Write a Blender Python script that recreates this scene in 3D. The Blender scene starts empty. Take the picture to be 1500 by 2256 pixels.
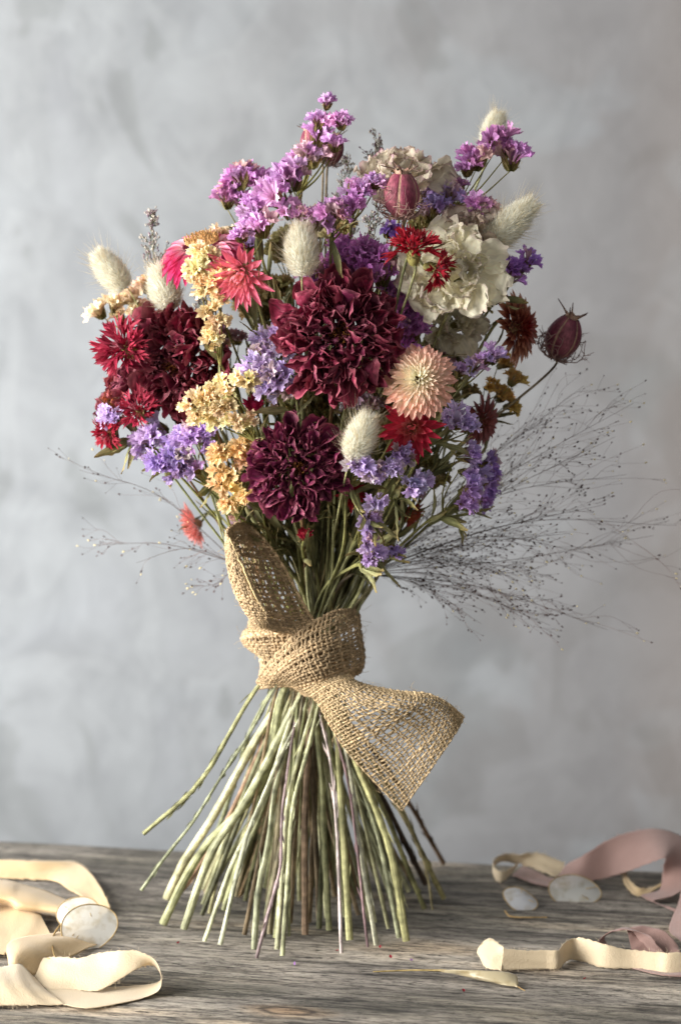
import bpy, math
import numpy as np
from mathutils import Matrix, Vector
rng = np.random.default_rng(7)
sc = bpy.context.scene
# ------------------------------------------------------------------ camera
D = 1.35; HC = 0.42; PITCH = math.radians(8.0)
REF = D / math.cos(PITCH); KX = 0.375 / REF / 1500.0
cam_d = bpy.data.cameras.new('camera'); cam = bpy.data.objects.new('camera', cam_d)
sc.collection.objects.link(cam)
cam.location = (0, -D, HC); cam.rotation_euler = (math.pi/2 - PITCH, 0, 0)
cam_d.sensor_fit = 'HORIZONTAL'; cam_d.sensor_width = 36.0
cam_d.lens = 36.0 / (1500 * KX)
cam_d.clip_start = 0.05; cam_d.clip_end = 30
cam_d.dof.use_dof = True; cam_d.dof.focus_distance = REF - 0.080; cam_d.dof.aperture_fstop = 9.5
sc.camera = cam
# ------------------------------------------------------------------ world, lamps, exposure
w = bpy.data.worlds.new('World'); sc.world = w; w.use_nodes = True
w.node_tree.nodes['Background'].inputs[0].default_value = (0.97, 0.985, 1.0, 1)
w.node_tree.nodes['Background'].inputs[1].default_value = 0.20
def area(name, loc, target, sx, sy, power, color):
    l = bpy.data.lights.new(name, 'AREA'); l.shape = 'RECTANGLE'; l.size = sx; l.size_y = sy
    l.energy = power; l.color = color
    o = bpy.data.objects.new(name, l); sc.collection.objects.link(o); o.location = loc
    o.rotation_euler = (Vector(target) - Vector(loc)).to_track_quat('-Z', 'Y').to_euler()
    return o
area('window_light', (-1.05, -0.48, 0.50), (0.0, -0.02, 0.17), 0.80, 0.95, 40, (1.0, 0.985, 0.96))
area('wall_fill_low', (-1.0, 0.14, 0.14), (-0.2, 0.60, -0.04), 0.45, 0.45, 12.0, (0.985, 0.99, 1.0))  # added fill lamp, brightens the lower left of the wall
area('room_bounce', (0.5, -1.8, 1.5), (0.0, 0.0, 0.2), 1.2, 0.9, 3.2, (0.93, 0.96, 1.0))
sc.view_settings.view_transform = 'Standard'; sc.view_settings.look = 'None'
sc.view_settings.exposure = 0.20; sc.view_settings.gamma = 1.0; sc.view_settings.use_curve_mapping = False
sc.cycles.max_bounces = 6; sc.cycles.transparent_max_bounces = 8
# ------------------------------------------------------------------ placing helpers
CAM = np.array([0, -D, HC]); cp, sp = math.cos(PITCH), math.sin(PITCH)
FW = np.array([0, cp, -sp]); UP = np.array([0, sp, cp]); RT = np.array([1.0, 0, 0])
U = 0.00025                                    # one unit of the plan = 0.25 mm
def ray(px, py): return FW + (px-750)*KX*RT + (1128-py)*KX*UP
def P(px, py, d=0.0):                          # point at real depth y = d*U
    r = ray(px, py); return CAM + r * ((d*U + D) / r[1])
def SZ(px, py, d=0.0): return KX * (d*U + D) / ray(px, py)[1]
def T(px, py, h=0.0):                          # point at height h (plan units) over the table
    r = ray(px, py); return CAM + r * ((h*U - HC) / r[2])
def unit(v):
    v = np.asarray(v, float); return v / (np.linalg.norm(v) + 1e-12)
def facing(f):                                 # (right, up, towards viewer) -> world
    return unit([f[0], -f[2], f[1]])
def frame(z, roll=0.0):
    z = unit(z); a = np.array([0, 0, 1.0]) if abs(z[2]) < 0.93 else np.array([0, 1.0, 0])
    x = unit(np.cross(a, z)); y = np.cross(z, x)
    c, s = math.cos(roll), math.sin(roll)
    return np.stack([x*c + y*s, -x*s + y*c, z], axis=1)
def srgb(r, g, b, k=1.0):
    o = []
    for c in (r, g, b):
        c = c/255.0
        o.append(min(0.95, (c/12.92 if c <= 0.04045 else ((c+0.055)/1.055)**2.4) * k))
    return np.array(o)
def mix(a, b, t):
    t = np.asarray(t)[..., None] if np.ndim(t) else t
    return np.asarray(a)*(1-t) + np.asarray(b)*t
# ------------------------------------------------------------------ mesh builder
class MB:
    def __init__(s): s.v = []; s.f = []; s.c = []; s.uv = []; s.n = 0
    def add(s, V, F, C, UVs=None):
        V = np.asarray(V, float).reshape(-1, 3)
        C = np.broadcast_to(np.asarray(C, float), (len(V), 3)) if np.ndim(C) == 1 else np.asarray(C).reshape(-1, 3)
        s.v.append(V); s.c.append(C); s.f.append(np.asarray(F, int).reshape(-1, 4) + s.n)
        s.uv.append(np.zeros((len(V), 2)) if UVs is None else np.asarray(UVs).reshape(-1, 2)); s.n += len(V)
    def grid(s, V, C, UVs=None, loop=False):
        n, m = V.shape[:2]
        i, j = np.meshgrid(np.arange(n-1), np.arange(m if loop else m-1), indexing='ij')
        j2 = (j+1) % m
        F = np.stack([i*m+j, i*m+j2, (i+1)*m+j2, (i+1)*m+j], -1)
        if np.ndim(C) == 3: C = C.reshape(-1, 3)
        s.add(V, F, C, UVs)
    def cat(s, o, M=None, scale=1.0, R=None, loc=(0, 0, 0), tint=None):
        V = np.concatenate(o.v) * scale
        if R is not None: V = V @ R.T
        V = V + np.asarray(loc); C = np.concatenate(o.c)
        if tint is not None: C = C * tint
        s.add(V, np.concatenate(o.f), C, np.concatenate(o.uv))
    def xf(s, R, loc, scale):
        s.v = [(v*scale) @ R.T + loc for v in s.v]; return s
    def mesh(s, name, mat, off=(0, 0, 0), smooth=True):
        V = np.concatenate(s.v) - np.asarray(off); F = np.concatenate(s.f); C = np.concatenate(s.c); W = np.concatenate(s.uv)
        me = bpy.data.meshes.new(name)
        me.vertices.add(len(V)); me.vertices.foreach_set('co', V.astype(np.float32).ravel())
        tri = F[:, 2] == F[:, 3]
        ln = np.where(tri, 3, 4); st = np.concatenate([[0], np.cumsum(ln)[:-1]])
        keep = np.ones(F.shape, bool); keep[tri, 3] = False
        idx = F[keep]
        me.loops.add(len(idx)); me.loops.foreach_set('vertex_index', idx.astype(np.int32))
        me.polygons.add(len(F)); me.polygons.foreach_set('loop_start', st.astype(np.int32))
        me.update(calc_edges=True)
        me.polygons.foreach_set('use_smooth', np.full(len(F), smooth))
        a = me.color_attributes.new('Col', 'FLOAT_COLOR', 'POINT')
        a.data.foreach_set('color', np.concatenate([C, np.ones((len(C), 1))], 1).astype(np.float32).ravel())
        u = me.uv_layers.new(name='UVMap'); u.data.foreach_set('uv', W[idx].astype(np.float32).ravel())
        me.materials.append(mat); me.validate(); return me
    def build(s, name, mat, parent=None, off=(0, 0, 0), smooth=True):
        me = s.mesh(name, mat, off, smooth); o = bpy.data.objects.new(name, me); sc.collection.objects.link(o)
        if parent is not None: o.parent = parent
        return o
def thing(name, label, cat, loc, group=None):
    o = bpy.data.objects.new(name, None); sc.collection.objects.link(o); o.location = loc
    o.empty_display_size = 0.01
    o['label'] = label; o['category'] = cat
    if group: o['group'] = group
    return o
def tag(o, label, cat, group=None):
    o['label'] = label; o['category'] = cat
    if group: o['group'] = group
    return o
# ------------------------------------------------------------------ curves and surfaces
def crom(pts, n):
    p = np.asarray(pts, float); m = len(p)
    if m == 2: return p[0] + (p[1]-p[0])*np.linspace(0, 1, n).reshape((-1,)+(1,)*(p.ndim-1))
    q = np.concatenate([(2*p[0]-p[1])[None], p, (2*p[-1]-p[-2])[None]])
    t = np.linspace(0, m-1-1e-9, n); i = t.astype(int); f = (t-i).reshape((-1,)+(1,)*(p.ndim-1))
    a, b, c, d = q[i], q[i+1], q[i+2], q[i+3]
    return 0.5*((2*b)+(c-a)*f+(2*a-5*b+4*c-d)*f**2+(3*b-a-3*c+d)*f**3)
def surf(ctrl, nu, nv):                         # ctrl [rows][cols] points -> dense [nv][nu]
    c = np.asarray(ctrl, float)
    a = crom(c, nv)
    return np.transpose(crom(np.transpose(a, (1, 0, 2)), nu), (1, 0, 2))
def normals(G):
    du = np.gradient(G, axis=1); dv = np.gradient(G, axis=0)
    n = np.cross(du, dv); return n / (np.linalg.norm(n, axis=-1, keepdims=True)+1e-15)
def tube(mb, pts, rad, col, sides=6, squash=1.0, ridge=0.0, cap=True, twist=0.0, uo=0.0):
    p = np.asarray(pts, float); n = len(p); rad = np.broadcast_to(np.asarray(rad, float), (n,))
    t = np.gradient(p, axis=0); t /= np.linalg.norm(t, axis=1, keepdims=True)+1e-15
    x = unit(np.cross(t[0], [0.3, -1, 0.2])); X = []
    for k in range(n):
        x = x - t[k]*np.dot(x, t[k]); x = x/(np.linalg.norm(x)+1e-15); X.append(x)
    X = np.array(X); Y = np.cross(t, X)
    a = np.linspace(0, 2*math.pi, sides, endpoint=False)[None, :] + (np.linspace(0, twist, n))[:, None]
    b = np.linspace(0, 2*math.pi, sides, endpoint=False)[None, :] + 0*a
    rr = rad[:, None]*(1 + ridge*np.where(np.arange(sides) % 2 == 0, 1, -1)[None, :])
    # squash works in the twisted frame
    ca, sa = np.cos(b), np.sin(b)*squash
    tw = np.linspace(0, twist, n)[:, None]
    cx = ca*np.cos(tw)-sa*np.sin(tw); cy = ca*np.sin(tw)+sa*np.cos(tw)
    V = p[:, None, :] + (rr*cx)[..., None]*X[:, None, :] + (rr*cy)[..., None]*Y[:, None, :]
    C = np.asarray(col, float)
    if C.ndim == 2: C = np.repeat(C[:, None, :], sides, 1)
    L = np.concatenate([[0], np.cumsum(np.linalg.norm(np.diff(p, axis=0), axis=1))])
    L = L/(np.mean(rad)*2+1e-9)*0.16
    uvs = np.stack([np.broadcast_to(np.arange(sides)/sides*1.0, (n, sides))+uo, np.broadcast_to(L[:, None], (n, sides))+uo*3], -1)
    mb.grid(V, C, uvs, loop=True)
    if cap:
        for k in (0, n-1):
            ring = V[k]; c0 = ring.mean(0); cc = C if C.ndim == 1 else C[k, 0]
            cc = np.minimum(cc*1.35+0.04, 0.8)
            vv = np.vstack([ring, c0]); ii = np.arange(sides)
            F = np.stack([ii, (ii+1) % sides, np.full(sides, sides), np.full(sides, sides)], 1)
            if k == 0: F = F[:, [1, 0, 2, 3]]
            mb.add(vv, F, cc)
def crumple(V, freq, amp, r):
    o = np.zeros_like(V)
    for k in range(4):
        K = r.normal(size=(3, 3))*freq*(1+0.6*k); ph = r.uniform(0, 6.28, 3)
        o += np.sin(V @ K + ph)*amp/(1+0.5*k)
    return V + o
WID = {
 'ovate': lambda t: np.sin(np.pi*np.clip(t, 0, 1)**0.85)**0.75*0.97+0.03,
 'broad': lambda t: (np.clip(t*2.2, 0, 1)**0.7)*np.clip((1.03-t)*3.2, 0, 1)**0.5,
 'notched': lambda t: (np.clip(t*1.6, 0, 1)**0.8)*np.clip((1.04-t)*4, 0, 1)**0.5,
 'lance': lambda t: np.sin(np.pi*np.clip(t*0.96+0.04, 0, 1)**0.7)**0.8+0.02,
 'strap': lambda t: (0.55+0.45*np.clip(t*2, 0, 1))*np.clip((1.0-t)*3.0, 0, 1)**0.7+0.02,
 'fan': lambda t: 0.15+0.85*t**1.2,
 'leaf': lambda t: 0.12+0.88*np.sin(np.pi*np.clip(t*0.97+0.015, 0, 1)**0.9)**0.9,
}
def petal(L, W, nu=5, nv=7, shape='ovate', a0=0.0, curl=0.3, cup=0.2, ruf=0.0, rf=3.0, r=rng, crum=0.0, side=0.0, notch=0.0):
    t = np.linspace(0, 1, nv); v = np.linspace(-1, 1, nu)
    a = a0 + curl*t + 0.0
    y = np.concatenate([[0], np.cumsum(np.cos((a[1:]+a[:-1])/2))])*L/(nv-1)
    z = np.concatenate([[0], np.cumsum(np.sin((a[1:]+a[:-1])/2))])*L/(nv-1)
    w = WID[shape](t)*W/2
    X = v[None, :]*w[:, None] + side*L*(t**2)[:, None]
    cv = cup*(v**2)[None, :]*w[:, None]
    ph = r.uniform(0, 6.28, 2)
    cv = cv + ruf*W*np.sin(rf*2*t[:, None]*3.1+v[None, :]*rf+ph[0])*np.abs(v)[None, :]*t[:, None]
    if notch: y_ = notch*L*np.sin(v*9+ph[1])*0.5
    Z = z[:, None] + cv*np.cos(a)[:, None]; Y = y[:, None] - cv*np.sin(a)[:, None] + (0 if not notch else (y_[None, :]*(t**4)[:, None]))
    V = np.stack([X, Y+0*X, Z+0*X], -1)
    if crum: V = V + (crumple(V.reshape(-1, 3), 5.0/L, crum*W, r).reshape(V.shape)-V)*(t**0.7)[:, None, None]
    tt = np.broadcast_to(t[:, None], (nv, nu)); vv = np.broadcast_to(v[None, :], (nv, nu))
    return V, tt, vv
def put_petal(mb, Vtv, col, phi, elev, r0, z0, roll=0.0, rid=0.0):
    V, t, v = Vtv
    cph, sph = math.cos(phi), math.sin(phi)
    rad = np.array([cph, sph, 0]); Z = np.array([0, 0, 1.0])
    d = math.cos(elev)*rad + math.sin(elev)*Z; n = -math.sin(elev)*rad + math.cos(elev)*Z
    x = np.cross(d, n)
    if roll: x, n = x*math.cos(roll)+n*math.sin(roll), -x*math.sin(roll)+n*math.cos(roll)
    R = np.stack([x, d, n], 1)
    W = V @ R.T + rad*r0 + Z*z0
    mb.grid(W, col, np.stack([v*0.5+rid, t+rid*0.37], -1))
# ------------------------------------------------------------------ materials
def nt(name):
    m = bpy.data.materials.new(name); m.use_nodes = True; t = m.node_tree; t.nodes.clear()
    return m, t, t.nodes.new, t.links.new
def plant_mat(name, rough=0.6, trans=0.25, streak=(9, 2.0), sv=0.35, speck=0.15, bump=0.3, bscale=9.0, objtint=False, spec=0.3, sheen=0.0):
    m, t, N, L = nt(name)
    out = N('ShaderNodeOutputMaterial'); at = N('ShaderNodeAttribute'); at.attribute_name = 'Col'
    uv = N('ShaderNodeUVMap'); mp = N('ShaderNodeMapping'); mp.inputs['Scale'].default_value = (streak[0], streak[1], 1)
    L(uv.outputs[0], mp.inputs[0])
    n1 = N('ShaderNodeTexNoise'); n1.inputs['Scale'].default_value = 1.6; n1.inputs['Detail'].default_value = 4; L(mp.outputs[0], n1.inputs['Vector'])
    tc = N('ShaderNodeTexCoord'); n2 = N('ShaderNodeTexNoise'); n2.inputs['Scale'].default_value = 260; n2.inputs['Detail'].default_value = 3
    L(tc.outputs['Object'], n2.inputs['Vector'])
    def rng_(src, lo, hi):
        q = N('ShaderNodeMapRange'); q.inputs[1].default_value = 0.3; q.inputs[2].default_value = 0.7
        q.inputs[3].default_value = lo; q.inputs[4].default_value = hi; L(src, q.inputs[0]); return q.outputs[0]
    a = rng_(n1.outputs['Fac'], 1-sv, 1+sv); b = rng_(n2.outputs['Fac'], 1-speck, 1+speck)
    mu = N('ShaderNodeMath'); mu.operation = 'MULTIPLY'; L(a, mu.inputs[0]); L(b, mu.inputs[1])
    vm = N('ShaderNodeVectorMath'); vm.operation = 'SCALE'; L(at.outputs['Color'], vm.inputs[0]); L(mu.outputs[0], vm.inputs['Scale'])
    col = vm.outputs[0]
    if objtint:
        oi = N('ShaderNodeObjectInfo'); v2 = N('ShaderNodeVectorMath'); v2.operation = 'MULTIPLY'
        L(col, v2.inputs[0]); L(oi.outputs['Color'], v2.inputs[1]); col = v2.outputs[0]
    bs = N('ShaderNodeBsdfPrincipled'); L(col, bs.inputs['Base Color']); bs.inputs['Roughness'].default_value = rough
    bs.inputs['Specular IOR Level'].default_value = spec
    if sheen: bs.inputs['Sheen Weight'].default_value = sheen
    if bump:
        bp = N('ShaderNodeBump'); bp.inputs['Strength'].default_value = bump; bp.inputs['Distance'].default_value = 0.0006
        L(n1.outputs['Fac'], bp.inputs['Height']); L(bp.outputs[0], bs.inputs['Normal'])
    if trans:
        tr = N('ShaderNodeBsdfTranslucent'); L(col, tr.inputs[0]); mx = N('ShaderNodeMixShader'); mx.inputs[0].default_value = trans
        L(bs.outputs[0], mx.inputs[1]); L(tr.outputs[0], mx.inputs[2]); L(mx.outputs[0], out.inputs[0])
    else: L(bs.outputs[0], out.inputs[0])
    return m
M_dahlia = plant_mat('dried burgundy petal', 0.55, 0.10, (10, 1.6), 0.5, 0.3, 1.0)
M_petal = plant_mat('dried papery petal', 0.6, 0.28, (6, 1.0), 0.22, 0.08, 0.4)
M_cream = plant_mat('cream papery petal', 0.6, 0.42, (8, 1.0), 0.12, 0.06, 0.5)
M_straw = plant_mat('strawflower bract', 0.35, 0.2, (5, 0.8), 0.15, 0.05, 0.25, spec=0.5)
M_floret = plant_mat('statice papery floret', 0.6, 0.35, (14, 1.2), 0.3, 0.06, 0.5, objtint=True)
M_green = plant_mat('dried green plant', 0.65, 0.12, (5, 1.6), 0.35, 0.2, 0.5)
M_stem = plant_mat('dried stem', 0.7, 0.0, (11, 0.35), 0.62, 0.32, 1.0, spec=0.15)
M_hair = plant_mat('silky grass hair', 0.6, 0.55, (1, 1), 0.05, 0.05, 0.0)
M_pod = plant_mat('seed pod skin', 0.55, 0.0, (6, 3), 0.4, 0.22, 0.8, spec=0.25)
M_seed = plant_mat('grass seed', 0.6, 0.0, (1, 1), 0.1, 0.1, 0.0)
M_jute = plant_mat('jute yarn', 0.85, 0.1, (3, 8), 0.3, 0.16, 0.8)
def cloth_mat(name, rough, sheen, wscale):
    m, t, N, L = nt(name)
    out = N('ShaderNodeOutputMaterial'); at = N('ShaderNodeAttribute'); at.attribute_name = 'Col'
    tc = N('ShaderNodeTexCoord'); n1 = N('ShaderNodeTexNoise'); n1.inputs['Scale'].default_value = 35; n1.inputs['Detail'].default_value = 4
    L(tc.outputs['Object'], n1.inputs['Vector'])
    n2 = N('ShaderNodeTexNoise'); n2.inputs['Scale'].default_value = wscale; n2.inputs['Detail'].default_value = 2; L(tc.outputs['Object'], n2.inputs['Vector'])
    q = N('ShaderNodeMapRange'); q.inputs[3].default_value = 0.82; q.inputs[4].default_value = 1.14; L(n1.outputs['Fac'], q.inputs[0])
    vm = N('ShaderNodeVectorMath'); vm.operation = 'SCALE'; L(at.outputs['Color'], vm.inputs[0]); L(q.outputs[0], vm.inputs['Scale'])
    bs = N('ShaderNodeBsdfPrincipled'); L(vm.outputs[0], bs.inputs['Base Color']); bs.inputs['Roughness'].default_value = rough
    bs.inputs['Sheen Weight'].default_value = sheen; bs.inputs['Specular IOR Level'].default_value = 0.35
    bp = N('ShaderNodeBump'); bp.inputs['Strength'].default_value = 0.6; bp.inputs['Distance'].default_value = 0.0008
    n3 = N('ShaderNodeTexNoise'); n3.inputs['Scale'].default_value = 160; n3.inputs['Detail'].default_value = 4; n3.inputs['Distortion'].default_value = 0.8; L(tc.outputs['Object'], n3.inputs['Vector'])
    hh = N('ShaderNodeMath'); hh.operation = 'MULTIPLY_ADD'; hh.inputs[1].default_value = 0.7; L(n3.outputs['Fac'], hh.inputs[0]); L(n2.outputs['Fac'], hh.inputs[2]); L(hh.outputs[0], bp.inputs['Height']); L(bp.outputs[0], bs.inputs['Normal'])
    tr = N('ShaderNodeBsdfTranslucent'); L(vm.outputs[0], tr.inputs[0]); mx = N('ShaderNodeMixShader'); mx.inputs[0].default_value = 0.2
    L(bs.outputs[0], mx.inputs[1]); L(tr.outputs[0], mx.inputs[2]); L(mx.outputs[0], out.inputs[0])
    return m
M_silk = cloth_mat('frayed silk cloth', 0.5, 0.3, 1500)
def pod_mat():
    m, t, N, L = nt('pearly seed membrane')
    out = N('ShaderNodeOutputMaterial'); at = N('ShaderNodeAttribute'); at.attribute_name = 'Col'
    tc = N('ShaderNodeTexCoord'); n1 = N('ShaderNodeTexNoise'); n1.inputs['Scale'].default_value = 130; n1.inputs['Detail'].default_value = 5
    L(tc.outputs['Object'], n1.inputs['Vector'])
    cr = N('ShaderNodeValToRGB'); cr.color_ramp.elements[0].position = 0.28; cr.color_ramp.elements[0].color = (0.70, 0.62, 0.48, 1)
    cr.color_ramp.elements[1].position = 0.5; cr.color_ramp.elements[1].color = (1, 1, 1, 1); L(n1.outputs['Fac'], cr.inputs[0])
    vm = N('ShaderNodeVectorMath'); vm.operation = 'MULTIPLY'; L(at.outputs['Color'], vm.inputs[0]); L(cr.outputs[0], vm.inputs[1])
    bs = N('ShaderNodeBsdfPrincipled'); L(vm.outputs[0], bs.inputs['Base Color']); bs.inputs['Roughness'].default_value = 0.25
    bs.inputs['Sheen Weight'].default_value = 0.2
    bp = N('ShaderNodeBump'); bp.inputs['Strength'].default_value = 0.5; bp.inputs['Distance'].default_value = 0.0006
    L(n1.outputs['Fac'], bp.inputs['Height']); L(bp.outputs[0], bs.inputs['Normal'])
    tr = N('ShaderNodeBsdfTranslucent'); L(vm.outputs[0], tr.inputs[0]); mx = N('ShaderNodeMixShader'); mx.inputs[0].default_value = 0.35
    L(bs.outputs[0], mx.inputs[1]); L(tr.outputs[0], mx.inputs[2])
    tp = N('ShaderNodeBsdfTransparent'); m2 = N('ShaderNodeMixShader'); m2.inputs[0].default_value = 0.22
    L(mx.outputs[0], m2.inputs[1]); L(tp.outputs[0], m2.inputs[2]); L(m2.outputs[0], out.inputs[0])
    return m
M_lun = pod_mat()
# ------------------------------------------------------------------ the setting: plaster wall and weathered plank
def ramp(N, L, src, stops):
    c = N('ShaderNodeValToRGB'); e = c.color_ramp.elements
    while len(e) < len(stops): e.new(0.5)
    for k, (p, col) in enumerate(stops): e[k].position = p; e[k].color = (*col, 1)
    L(src, c.inputs[0]); return c.outputs[0]
def wall_mat():
    m, t, N, L = nt('grey lime plaster')
    out = N('ShaderNodeOutputMaterial'); tc = N('ShaderNodeTexCoord')
    def noise(sc_, det, rg=0.5, dist=0.0, mp=(1, 1, 1), off=(0, 0, 0)):
        q = N('ShaderNodeMapping'); q.inputs['Scale'].default_value = mp; q.inputs['Location'].default_value = off; L(tc.outputs['Object'], q.inputs[0])
        n = N('ShaderNodeTexNoise'); n.inputs['Scale'].default_value = sc_; n.inputs['Detail'].default_value = det
        n.inputs['Roughness'].default_value = rg; n.inputs['Distortion'].default_value = dist; L(q.outputs[0], n.inputs['Vector']); return n.outputs['Fac']
    a = noise(7.5, 4, 0.5, 0.9, (1, 1, 0.8), (4.1, 0, 6.3)); b = noise(16, 6, 0.65, 0.4, off=(3, 0, 1)); c = noise(7.0, 3, 0.5, 0.6, off=(7.3, 0, 2.2))
    base = ramp(N, L, a, [(0.32, srgb(121, 124, 125)), (0.42, srgb(130, 133, 134)), (0.435, srgb(138, 141, 143)), (0.52, srgb(143, 146, 148)), (0.53, srgb(137, 140, 142)), (0.70, srgb(145, 148, 151))])
    fine = ramp(N, L, b, [(0.38, (0.88, 0.88, 0.885)), (0.48, (0.98, 0.98, 0.98)), (0.62, (1.08, 1.08, 1.08))])
    mu = N('ShaderNodeMixRGB'); mu.blend_type = 'MULTIPLY'; mu.inputs[0].default_value = 1; L(base, mu.inputs[1]); L(fine, mu.inputs[2])
    # brown-grey stains, spread wider at right to paint in the light falloff
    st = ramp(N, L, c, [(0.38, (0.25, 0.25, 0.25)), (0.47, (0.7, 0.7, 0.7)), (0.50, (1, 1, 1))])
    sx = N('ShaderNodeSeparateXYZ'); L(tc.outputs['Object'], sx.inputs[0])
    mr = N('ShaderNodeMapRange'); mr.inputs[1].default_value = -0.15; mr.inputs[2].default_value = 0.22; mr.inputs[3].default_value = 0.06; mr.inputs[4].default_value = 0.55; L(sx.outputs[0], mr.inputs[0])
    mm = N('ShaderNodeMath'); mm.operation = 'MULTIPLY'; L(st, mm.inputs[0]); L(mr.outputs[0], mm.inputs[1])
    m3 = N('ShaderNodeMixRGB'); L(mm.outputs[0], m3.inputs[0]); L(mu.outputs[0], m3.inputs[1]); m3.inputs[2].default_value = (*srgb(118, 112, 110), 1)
    # warm ochre patches at the far right edge
    oc = N('ShaderNodeMapRange'); oc.inputs[1].default_value = 0.22; oc.inputs[2].default_value = 0.33; oc.inputs[3].default_value = 0; oc.inputs[4].default_value = 0.40; L(sx.outputs[0], oc.inputs[0])
    m4 = N('ShaderNodeMixRGB'); L(oc.outputs[0], m4.inputs[0]); L(m3.outputs[0], m4.inputs[1]); m4.inputs[2].default_value = (*srgb(150, 132, 118), 1)
    bs = N('ShaderNodeBsdfPrincipled'); L(m4.outputs[0], bs.inputs['Base Color']); bs.inputs['Roughness'].default_value = 0.85
    bp = N('ShaderNodeBump'); bp.inputs['Strength'].default_value = 0.35; bp.inputs['Distance'].default_value = 0.004
    L(b, bp.inputs['Height']); L(bp.outputs[0], bs.inputs['Normal']); L(bs.outputs[0], out.inputs[0])
    return m
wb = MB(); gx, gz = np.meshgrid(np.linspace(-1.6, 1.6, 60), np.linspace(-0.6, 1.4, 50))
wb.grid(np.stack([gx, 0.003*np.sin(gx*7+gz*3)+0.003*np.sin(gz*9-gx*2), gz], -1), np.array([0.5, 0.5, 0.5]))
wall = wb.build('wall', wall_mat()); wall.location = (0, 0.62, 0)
wall['kind'] = 'structure'
_k = T(655, 2222, 0)-np.array([0, 0.134, 0]); _t = math.radians(11.0)
KNOT = (_k[0]*math.cos(_t)-_k[1]*math.sin(_t), _k[0]*math.sin(_t)+_k[1]*math.cos(_t))
def wood_mat():
    m, t, N, L = nt('weathered oak plank')
    out = N('ShaderNodeOutputMaterial'); tc = N('ShaderNodeTexCoord')
    wp = N('ShaderNodeTexNoise'); wp.inputs['Scale'].default_value = 7; wp.inputs['Detail'].default_value = 2; L(tc.outputs['Object'], wp.inputs['Vector'])
    ws = N('ShaderNodeVectorMath'); ws.operation = 'SCALE'; ws.inputs['Scale'].default_value = 0.007; L(wp.outputs['Color'], ws.inputs[0])
    wa = N('ShaderNodeVectorMath'); wa.operation = 'ADD'; L(tc.outputs['Object'], wa.inputs[0]); L(ws.outputs[0], wa.inputs[1])
    def noise(mp, det, rg=0.6, off=(0, 0, 0)):
        q = N('ShaderNodeMapping'); q.inputs['Scale'].default_value = mp; q.inputs['Location'].default_value = off; L(wa.outputs[0], q.inputs[0])
        n = N('ShaderNodeTexNoise'); n.inputs['Scale'].default_value = 1; n.inputs['Detail'].default_value = det; n.inputs['Roughness'].default_value = rg
        L(q.outputs[0], n.inputs['Vector']); return n.outputs['Fac']
    big = noise((5, 22, 22), 3); mid = noise((10, 120, 60), 8, 0.82, (3, 1, 0)); fine = noise((120, 520, 200), 5, 0.85, (1, 5, 0)); crack = noise((60, 420, 40), 4, 0.75, (9, 2, 3))
    base = ramp(N, L, big, [(0.30, srgb(120, 113, 105)), (0.44, srgb(150, 143, 134)), (0.56, srgb(172, 163, 150)), (0.70, srgb(192, 174, 150))])
    md = ramp(N, L, mid, [(0.41, (0.27, 0.26, 0.25)), (0.47, (0.82, 0.81, 0.80)), (0.58, (1.18, 1.17, 1.15))])
    m1 = N('ShaderNodeMixRGB'); m1.blend_type = 'MULTIPLY'; m1.inputs[0].default_value = 1; L(base, m1.inputs[1]); L(md, m1.inputs[2])
    fd = ramp(N, L, fine, [(0.40, (0.30, 0.29, 0.28)), (0.47, (0.92, 0.92, 0.92)), (0.60, (1.3, 1.3, 1.28))])
    m2 = N('ShaderNodeMixRGB'); m2.blend_type = 'MULTIPLY'; m2.inputs[0].default_value = 0.9; L(m1.outputs[0], m2.inputs[1]); L(fd, m2.inputs[2])
    # dark greenish weathering patches
    pt = noise((4, 13, 13), 4, 0.6, (5.5, 8, 1)); pm = ramp(N, L, pt, [(0.48, (0, 0, 0)), (0.60, (0.85, 0.85, 0.85))])
    m3 = N('ShaderNodeMixRGB'); m3.blend_type = 'MULTIPLY'; L(pm, m3.inputs[0]); L(m2.outputs[0], m3.inputs[1]); m3.inputs[2].default_value = (0.42, 0.43, 0.40, 1)
    ck = ramp(N, L, crack, [(0.38, (0.08, 0.07, 0.06)), (0.41, (1, 1, 1))])
    m4 = N('ShaderNodeMixRGB'); m4.blend_type = 'MULTIPLY'; m4.inputs[0].default_value = 1; L(m3.outputs[0], m4.inputs[1]); L(ck, m4.inputs[2])
    lc = noise((2.6, 34, 34), 3, 0.5, (2.2, 4, 0)); lk = ramp(N, L, lc, [(0.484, (1, 1, 1)), (0.497, (0.16, 0.14, 0.12)), (0.503, (0.16, 0.14, 0.12)), (0.516, (1, 1, 1))])
    m45 = N('ShaderNodeMixRGB'); m45.blend_type = 'MULTIPLY'; L(pt, m45.inputs[0]); L(m4.outputs[0], m45.inputs[1]); L(lk, m45.inputs[2]); m4 = m45
    # a knot in the grain near the front
    kn = N('ShaderNodeMapping'); kc = KNOT; kn.inputs['Location'].default_value = (-kc[0]*24, -kc[1]*56, 0); kn.inputs['Scale'].default_value = (24, 56, 0)
    L(wa.outputs[0], kn.inputs[0]); kl = N('ShaderNodeVectorMath'); kl.operation = 'LENGTH'; L(kn.outputs[0], kl.inputs[0])
    nw = N('ShaderNodeMath'); nw.operation = 'MULTIPLY_ADD'; nw.inputs[1].default_value = 0.55; L(mid, nw.inputs[0]); L(kl.outputs['Value'], nw.inputs[2])
    kr = ramp(N, L, nw.outputs[0], [(0.30, (1.0, 0.75, 0.52)), (0.50, (1.25, 0.98, 0.72)), (0.60, (0.22, 0.17, 0.14)), (0.70, (1.15, 0.98, 0.80)), (1.0, (1, 1, 1))])
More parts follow.
